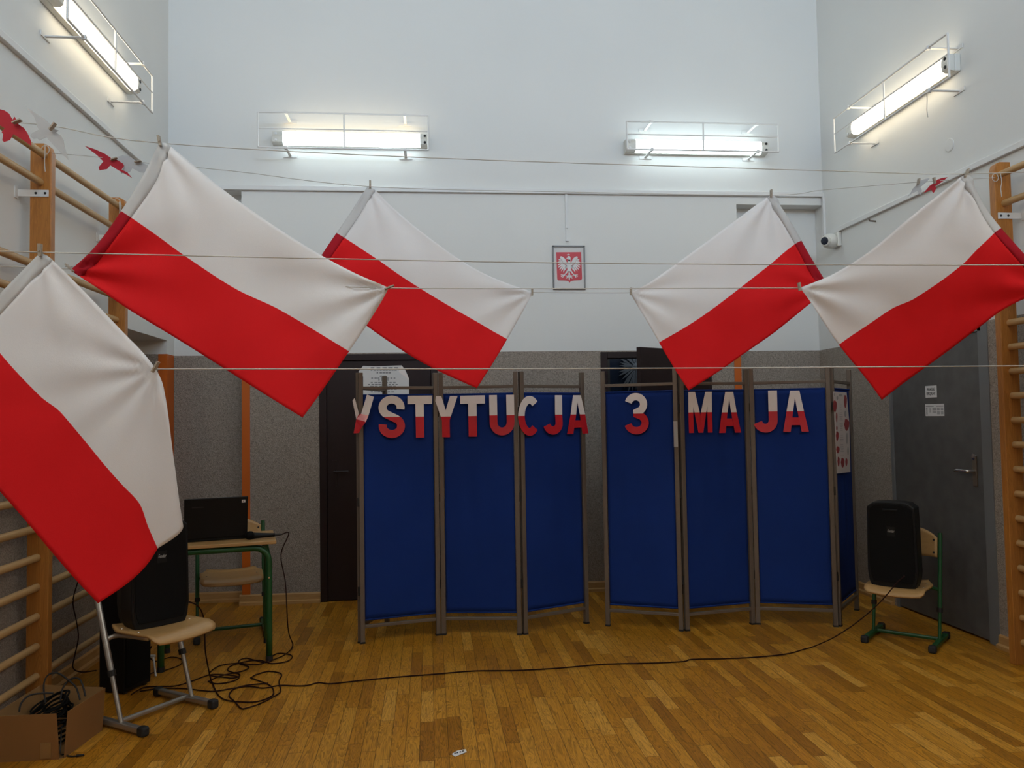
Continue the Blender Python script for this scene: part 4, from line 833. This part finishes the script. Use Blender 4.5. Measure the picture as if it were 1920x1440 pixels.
# ------------------------------------------------------------------ desk, laptop, microphone
TT = 0.752
t = thing('school_desk', 'small school desk with light top and green tube legs', 'desk', (-1.385, 5.40, 0), math.radians(13))
m = MB(); m.box((-0.35, -0.25, TT - 0.022), (0.36, 0.27, TT)); m.build('desk_top', PLY, t, bevel=0.004)
for y, nm in ((-0.215, 'leg_frame'), (0.215, 'leg_frame')):
    m = MB(); hx = 0.315; zt = TT - 0.043; rr = 0.09
    pts = [(-hx, y, 0)] + [(-hx, y, z) for z in (0.2, 0.45)] + [(-hx + rr * (1 - math.cos(a)), y, zt - rr + rr * math.sin(a)) for a in (0, .4, .8, 1.2, PI / 2)] + [(hx - rr * (1 - math.cos(a)), y, zt - rr + rr * math.sin(a)) for a in (PI / 2, 1.2, .8, .4, 0)] + [(hx, y, 0.45), (hx, y, 0.2), (hx, y, 0)]
    m.tube(pts, 0.02, 14); fr = m.build(nm, GREEN, t, smooth=True)
    for s in (-1, 1): m = MB(); m.lathe((s * hx, y, 0), (0, 0, 1), [(0, 0.023), (0.03, 0.022)], 12); m.build('foot_cap', RUBBER, fr)
    m = MB(); m.lathe((hx, y - 0.02, 0.52), (0, -1, 0), [(0, 0.007), (0.003, 0.006)], 8); m.build('screw', CHROME, fr)
for s in (-1, 1): m = MB(); m.bar((s * 0.29, -0.215, TT - 0.045), (s * 0.29, 0.215, TT - 0.045), 0.03, 0.03); m.build('side_rail', GREEN, t)
Q = lambda x, y, z: (mat_of(t) @ Vector((x, y, z)))
lp = thing('laptop', 'open black laptop on the desk, lid turned to the room', 'laptop', Q(-0.005, -0.07, TT), math.radians(18))
m = MB(); m.box((-0.19, -0.02, 0.002), (0.19, 0.235, 0.022)); m.build('base', BLACK, lp, bevel=0.004)
m = MB(); m.obox((0, -0.052, 0.150), (0.19, 0, 0), (0, 0.006, 0.0013), (0, -0.026, 0.128)); lid = m.build('lid', BLACK, lp, bevel=0.004)
m = MB(); m.obox((0.162, -0.0835, 0.248), (0.011, 0, 0), (0, 0.0006, 0.0001), (0, -0.0018, 0.009)); st = m.build('sticker', PAPER, lid); 
m = MB(); m.obox((0.162, -0.0843, 0.248), (0.004, 0, 0), (0, 0.0004, 0), (0, -0.0007, 0.0035)); m.build('sticker_mark', FRAMEG, lid)
m = MB(); m.obox((-0.11, -0.0735, 0.222), (0.035, 0, 0), (0, 0.0005, 0), (0, -0.0006, 0.003)); m.build('logo', ALUD, lid)
mc = thing('microphone', 'black handheld microphone lying on the desk beside the laptop', 'microphone', Q(0.2, -0.14, TT + 0.025), math.radians(20))
m = MB(); m.lathe((0, 0, 0.003), (1, 0, 0), [(-0.028, 0.006), (-0.024, 0.016), (-0.014, 0.025), (0, 0.028), (0.014, 0.026), (0.02, 0.022)], 16); m.build('head', GRILLE, mc, smooth=True)
m = MB(); m.lathe((0.02, 0, 0.0), (1, 0, -0.045), [(0, 0.021), (0.02, 0.019), (0.1, 0.014), (0.135, 0.013)], 14); m.build('body', BLACK, mc, smooth=True)
m = MB(); m.lathe((0.153, 0, -0.006), (1, 0, 0), [(0, 0.009), (0.03, 0.008), (0.05, 0.004)], 10); m.build('plug', ALUD, mc)

# ------------------------------------------------------------------ cables
def floor_cable(name, label, pts, r=0.0038, pre=(), post=(), mat=CABLE, cat='cable'):
    P = [Vector(p) for p in pre] + [atz(x, y, r + 0.0005 + (0.0022 * (i % 2))) for i, (x, y) in enumerate(pts)] + [Vector(p) for p in post]
    Q_ = smooth_path(P, 5)
    for q in Q_: q.z = max(q.z, r + 0.0005)
    m = MB(); m.tube(Q_, r, 6, ); return tag(m.build(name, mat, smooth=True), label, cat)
floor_cable('speaker_cable', 'long dark cable crossing the floor to the right speaker',
    [(262, 1296), (300, 1291), (345, 1291), (380, 1295), (403, 1296), (434, 1291), (461, 1287), (477, 1288), (495, 1290), (526, 1285), (556, 1286), (576, 1285), (597, 1280), (617, 1282), (640, 1280), (676, 1276), (737, 1270), (814, 1264), (890, 1258), (967, 1257), (1043, 1253), (1089, 1249), (1141, 1245), (1227, 1243), (1282, 1240), (1300, 1236), (1385, 1234), (1468, 1227), (1517, 1215)],
    post=[aty(1545, 1204, 4.93), aty(1569, 1192, 4.915), aty(1605, 1168, 4.88), aty(1641, 1138, 4.84), aty(1663, 1115, 4.80), aty(1683, 1091, 4.77), aty(1696, 1081, 4.80), (2.985, 4.885, 0.45)])
mx_end = mat_of(mc) @ Vector((0.2, 0, -0.006))
floor_cable('microphone_cable', 'dark microphone cable hanging off the desk and looping on the floor',
    [(549, 1208), (546, 1217), (533, 1228), (515, 1236), (498, 1242), (475, 1237), (461, 1234), (449, 1238), (448, 1244), (458, 1247), (467, 1251), (458, 1257), (442, 1261), (431, 1259), (427, 1255), (434, 1248), (450, 1244), (475, 1246), (495, 1243), (509, 1231), (522, 1225), (542, 1227), (548, 1232), (538, 1240), (510, 1244), (488, 1238), (468, 1239), (448, 1243), (421, 1246), (404, 1252), (392, 1265), (414, 1269), (438, 1271), (450, 1266), (441, 1262), (414, 1267), (394, 1276), (392, 1278), (407, 1282), (434, 1278), (448, 1270), (430, 1266), (395, 1265), (357, 1278), (329, 1286), (300, 1287), (270, 1289), (246, 1302)],
    pre=[mx_end, mx_end + Vector((0.045, 0.006, 0.003)), aty(527, 1040, 5.40), aty(535, 1091, 5.38), aty(538, 1144, 5.36), aty(541, 1185, 5.40)])
floor_cable('audio_cable', 'dark cable hanging from the left chair and coiling on the floor',
    [(396, 1277), (403, 1292), (411, 1305), (425, 1313), (450, 1316), (479, 1316), (502, 1309), (513, 1300), (506, 1285), (473, 1272), (472, 1270), (480, 1265), (502, 1259), (522, 1261), (528, 1266), (523, 1278), (526, 1296), (515, 1305), (488, 1319), (464, 1327), (452, 1328), (441, 1316), (430, 1305), (437, 1293), (461, 1285), (503, 1281)],
    pre=[aty(353, 1128, 4.52), aty(372, 1137, 4.62), aty(382, 1160, 4.7), aty(384, 1197, 4.72), aty(386, 1228, 4.72)])
P = [aty(150, 1080, 4.80), aty(137, 1125, 4.80), aty(143, 1163, 4.80), aty(147, 1195, 4.80), aty(140, 1230, 4.80), aty(137, 1252, 4.80), aty(152, 1260, 4.82), aty(181, 1257, 4.86)]
m = MB(); m.tube(smooth_path(P, 5), 0.0035, 6); tag(m.build('power_cable', CABLE, smooth=True), 'dark cable hanging before the lower rungs of the left wall bars', 'cable')
P = [atz(284, 1212, 0.20), atz(279, 1226, .07)] + [atz(x, y, 0.006) for x, y in ((290, 1240), (320, 1232), (340, 1236), (338, 1246), (312, 1256), (285, 1262), (268, 1276))]
m = MB(); m.tube(smooth_path(P, 5), 0.0032, 6); tag(m.build('audio_cable', CABLE, smooth=True), 'thin dark cable looping on the floor behind the silver chair', 'cable')
a, b = atz(292, 1270, 0.0), atz(287, 1230, 0.11)
t = thing('thin_stand', 'thin pale rod with crosspiece leaning behind the silver chair', 'stand', a)
m = MB(); m.tube([a + Vector((0, 0, 0.006)), b], 0.006, 8); m.build('rod', BADGE, t, world=True); m = MB(); m.tube([b - R2 * 0.028, b + R2 * 0.012], 0.008, 8); m.build('crosspiece', BADGE, t, world=True)

# ------------------------------------------------------------------ cardboard box of cables
t = thing('cardboard_box', 'open cardboard box full of black cables at the lower left', 'box', (-1.82, 4.02, 0)); HB = 0.205
f0, f1, b1, b0 = Vector((-1.972, 3.87, 0)), Vector((-1.675, 3.868, 0)), Vector((-1.625, 4.20, 0)), Vector((-1.955, 4.29, 0)); zv = Vector((0, 0, HB))
def panel(name, p, q, dz0=0.0, dz1=0.0, lean=(0, 0, 0), mats=(CARD, CARDI), inward=(0, 1, 0)):
    lean = Vector(lean); m = MB(); i_ = Vector(inward).normalized() * 0.004
    m.prism([p, q, q + zv + lean + Vector((0, 0, dz1)), p + zv + lean + Vector((0, 0, dz0))], i_); m.m = [0, 1, 0, 0, 0, 0]; return m.build(name, list(mats), t, world=True)
fp = panel('front_panel', f0, f1 - Vector((0.006, 0, 0)), 0, 0, (-0.012, -0.006, 0), inward=(0, 1, 0))
rp = panel('side_panel', f1 + Vector((0.012, 0.012, 0)), b1, 0.0, -0.0, (0.014, 0.0, 0), inward=(-1, 0, 0))
panel('back_panel', b1, b0, 0, 0, (0, 0.01, 0), inward=(0, -1, 0)); panel('side_panel', b0, f0, 0, 0, (-0.004, 0, 0), inward=(1, 0, 0))
m = MB(); m.prism([f0, f1, b1, b0], (0, 0, 0.005)); m.build('bottom_panel', CARDI, t, world=True)
m = MB(); a = f1 + Vector((-0.085, -0.0045, 0.008)); m.box((a.x, a.y - 0.001, a.z), (a.x + 0.045, a.y + 0.001, a.z + 0.07)); m.build('tape_patch', TAPE, fp, world=True)
# coiled cables in the box
cc = Vector((-1.805, 4.085, 0.0))
for k, (dx, dy, z0, R_, tl, nm) in enumerate([(0.0, 0.0, 0.04, 0.085, 0.2, 'black cable coiled in the box, lowest layer'), (0.015, -0.02, 0.09, 0.08, 0.5, 'black cable coiled in the box, middle layer'), (-0.02, 0.015, 0.14, 0.075, 0.8, 'black cable coiled in the box, top layer with loose loops')]):
    P = []
    for i in range(70):
        a = i * 0.55; r_ = R_ * (1 + 0.18 * math.sin(i * 1.7 + k)); P.append(cc + Vector((dx + r_ * math.cos(a), dy + r_ * 1.1 * math.sin(a), z0 + 0.02 * math.sin(a + tl) * (1 + tl) + 0.025 * math.sin(i * 0.23) + 0.01)))
    m = MB(); m.tube(smooth_path(P, 3), 0.0048, 6); tag(m.build('cable_coil', CABLE2, smooth=True), nm, 'cable', 'cable coils in the cardboard box')
Y0 = 4.08
def loopc(pts, label):
    m = MB(); m.tube(smooth_path([aty(x, y, Y) for x, y, Y in pts], 5), 0.0042, 6); tag(m.build('loose_cable', RUBBER, smooth=True), label, 'cable')
loopc([(85, 1318, 4.05), (82, 1285, 4.1), (90, 1266, 4.12), (108, 1262, 4.12), (128, 1275, 4.1), (143, 1290, 4.08), (150, 1312, 4.05)], 'black cable looping high above the open box, left loop')
loopc([(113, 1315, 4.05), (118, 1290, 4.1), (132, 1274, 4.12), (147, 1272, 4.12), (155, 1285, 4.1), (160, 1305, 4.06)], 'black cable looping above the open box, right loop')
loopc([(36, 1334, 3.95), (40, 1318, 3.98), (55, 1304, 4.02), (78, 1300, 4.05), (100, 1300, 4.06)], 'black cable bulging over the front of the box')
P = [Vector((-1.70, 3.93, 0.12)), Vector((-1.682, 3.885, 0.08)), Vector((-1.674, 3.862, 0.03)), atz(119, 1415, 0.006), atz(133, 1418, 0.005), atz(146, 1417, 0.005)]
m = MB(); m.tube(smooth_path(P, 5), 0.0035, 6); m.tube([atz(143, 1417, 0.007), atz(158, 1415, 0.007)], [0.006, 0.0045], 8); tag(m.build('loose_cable', RUBBER, smooth=True), 'cable end with plug spilling from the split corner of the box', 'cable')
# scrap of paper on the floor
t = thing('paper_scrap', 'small torn paper scrap with black marks on the floor', 'paper', atz(860, 1412)); m = MB()
m.prism([atz(x, y, 0.002) for x, y in ((847, 1414), (857, 1408), (873, 1405), (875, 1410), (853, 1419))], (0, 0, 0.001)); sh = m.build('scrap', PAPER, t, world=True)
m = MB()
for x, y in ((853, 1412.5), (857.5, 1411.5), (863, 1410), (868, 1408.5)): m.prism([atz(x - 1.6, y + 1, 0.0032), atz(x + 1.4, y + .8, 0.0032), atz(x + 1.8, y - 1.4, 0.0032), atz(x - 1.0, y - 1.2, 0.0032)], (0, 0, 0.0004))
m.build('print', INK, sh, world=True)
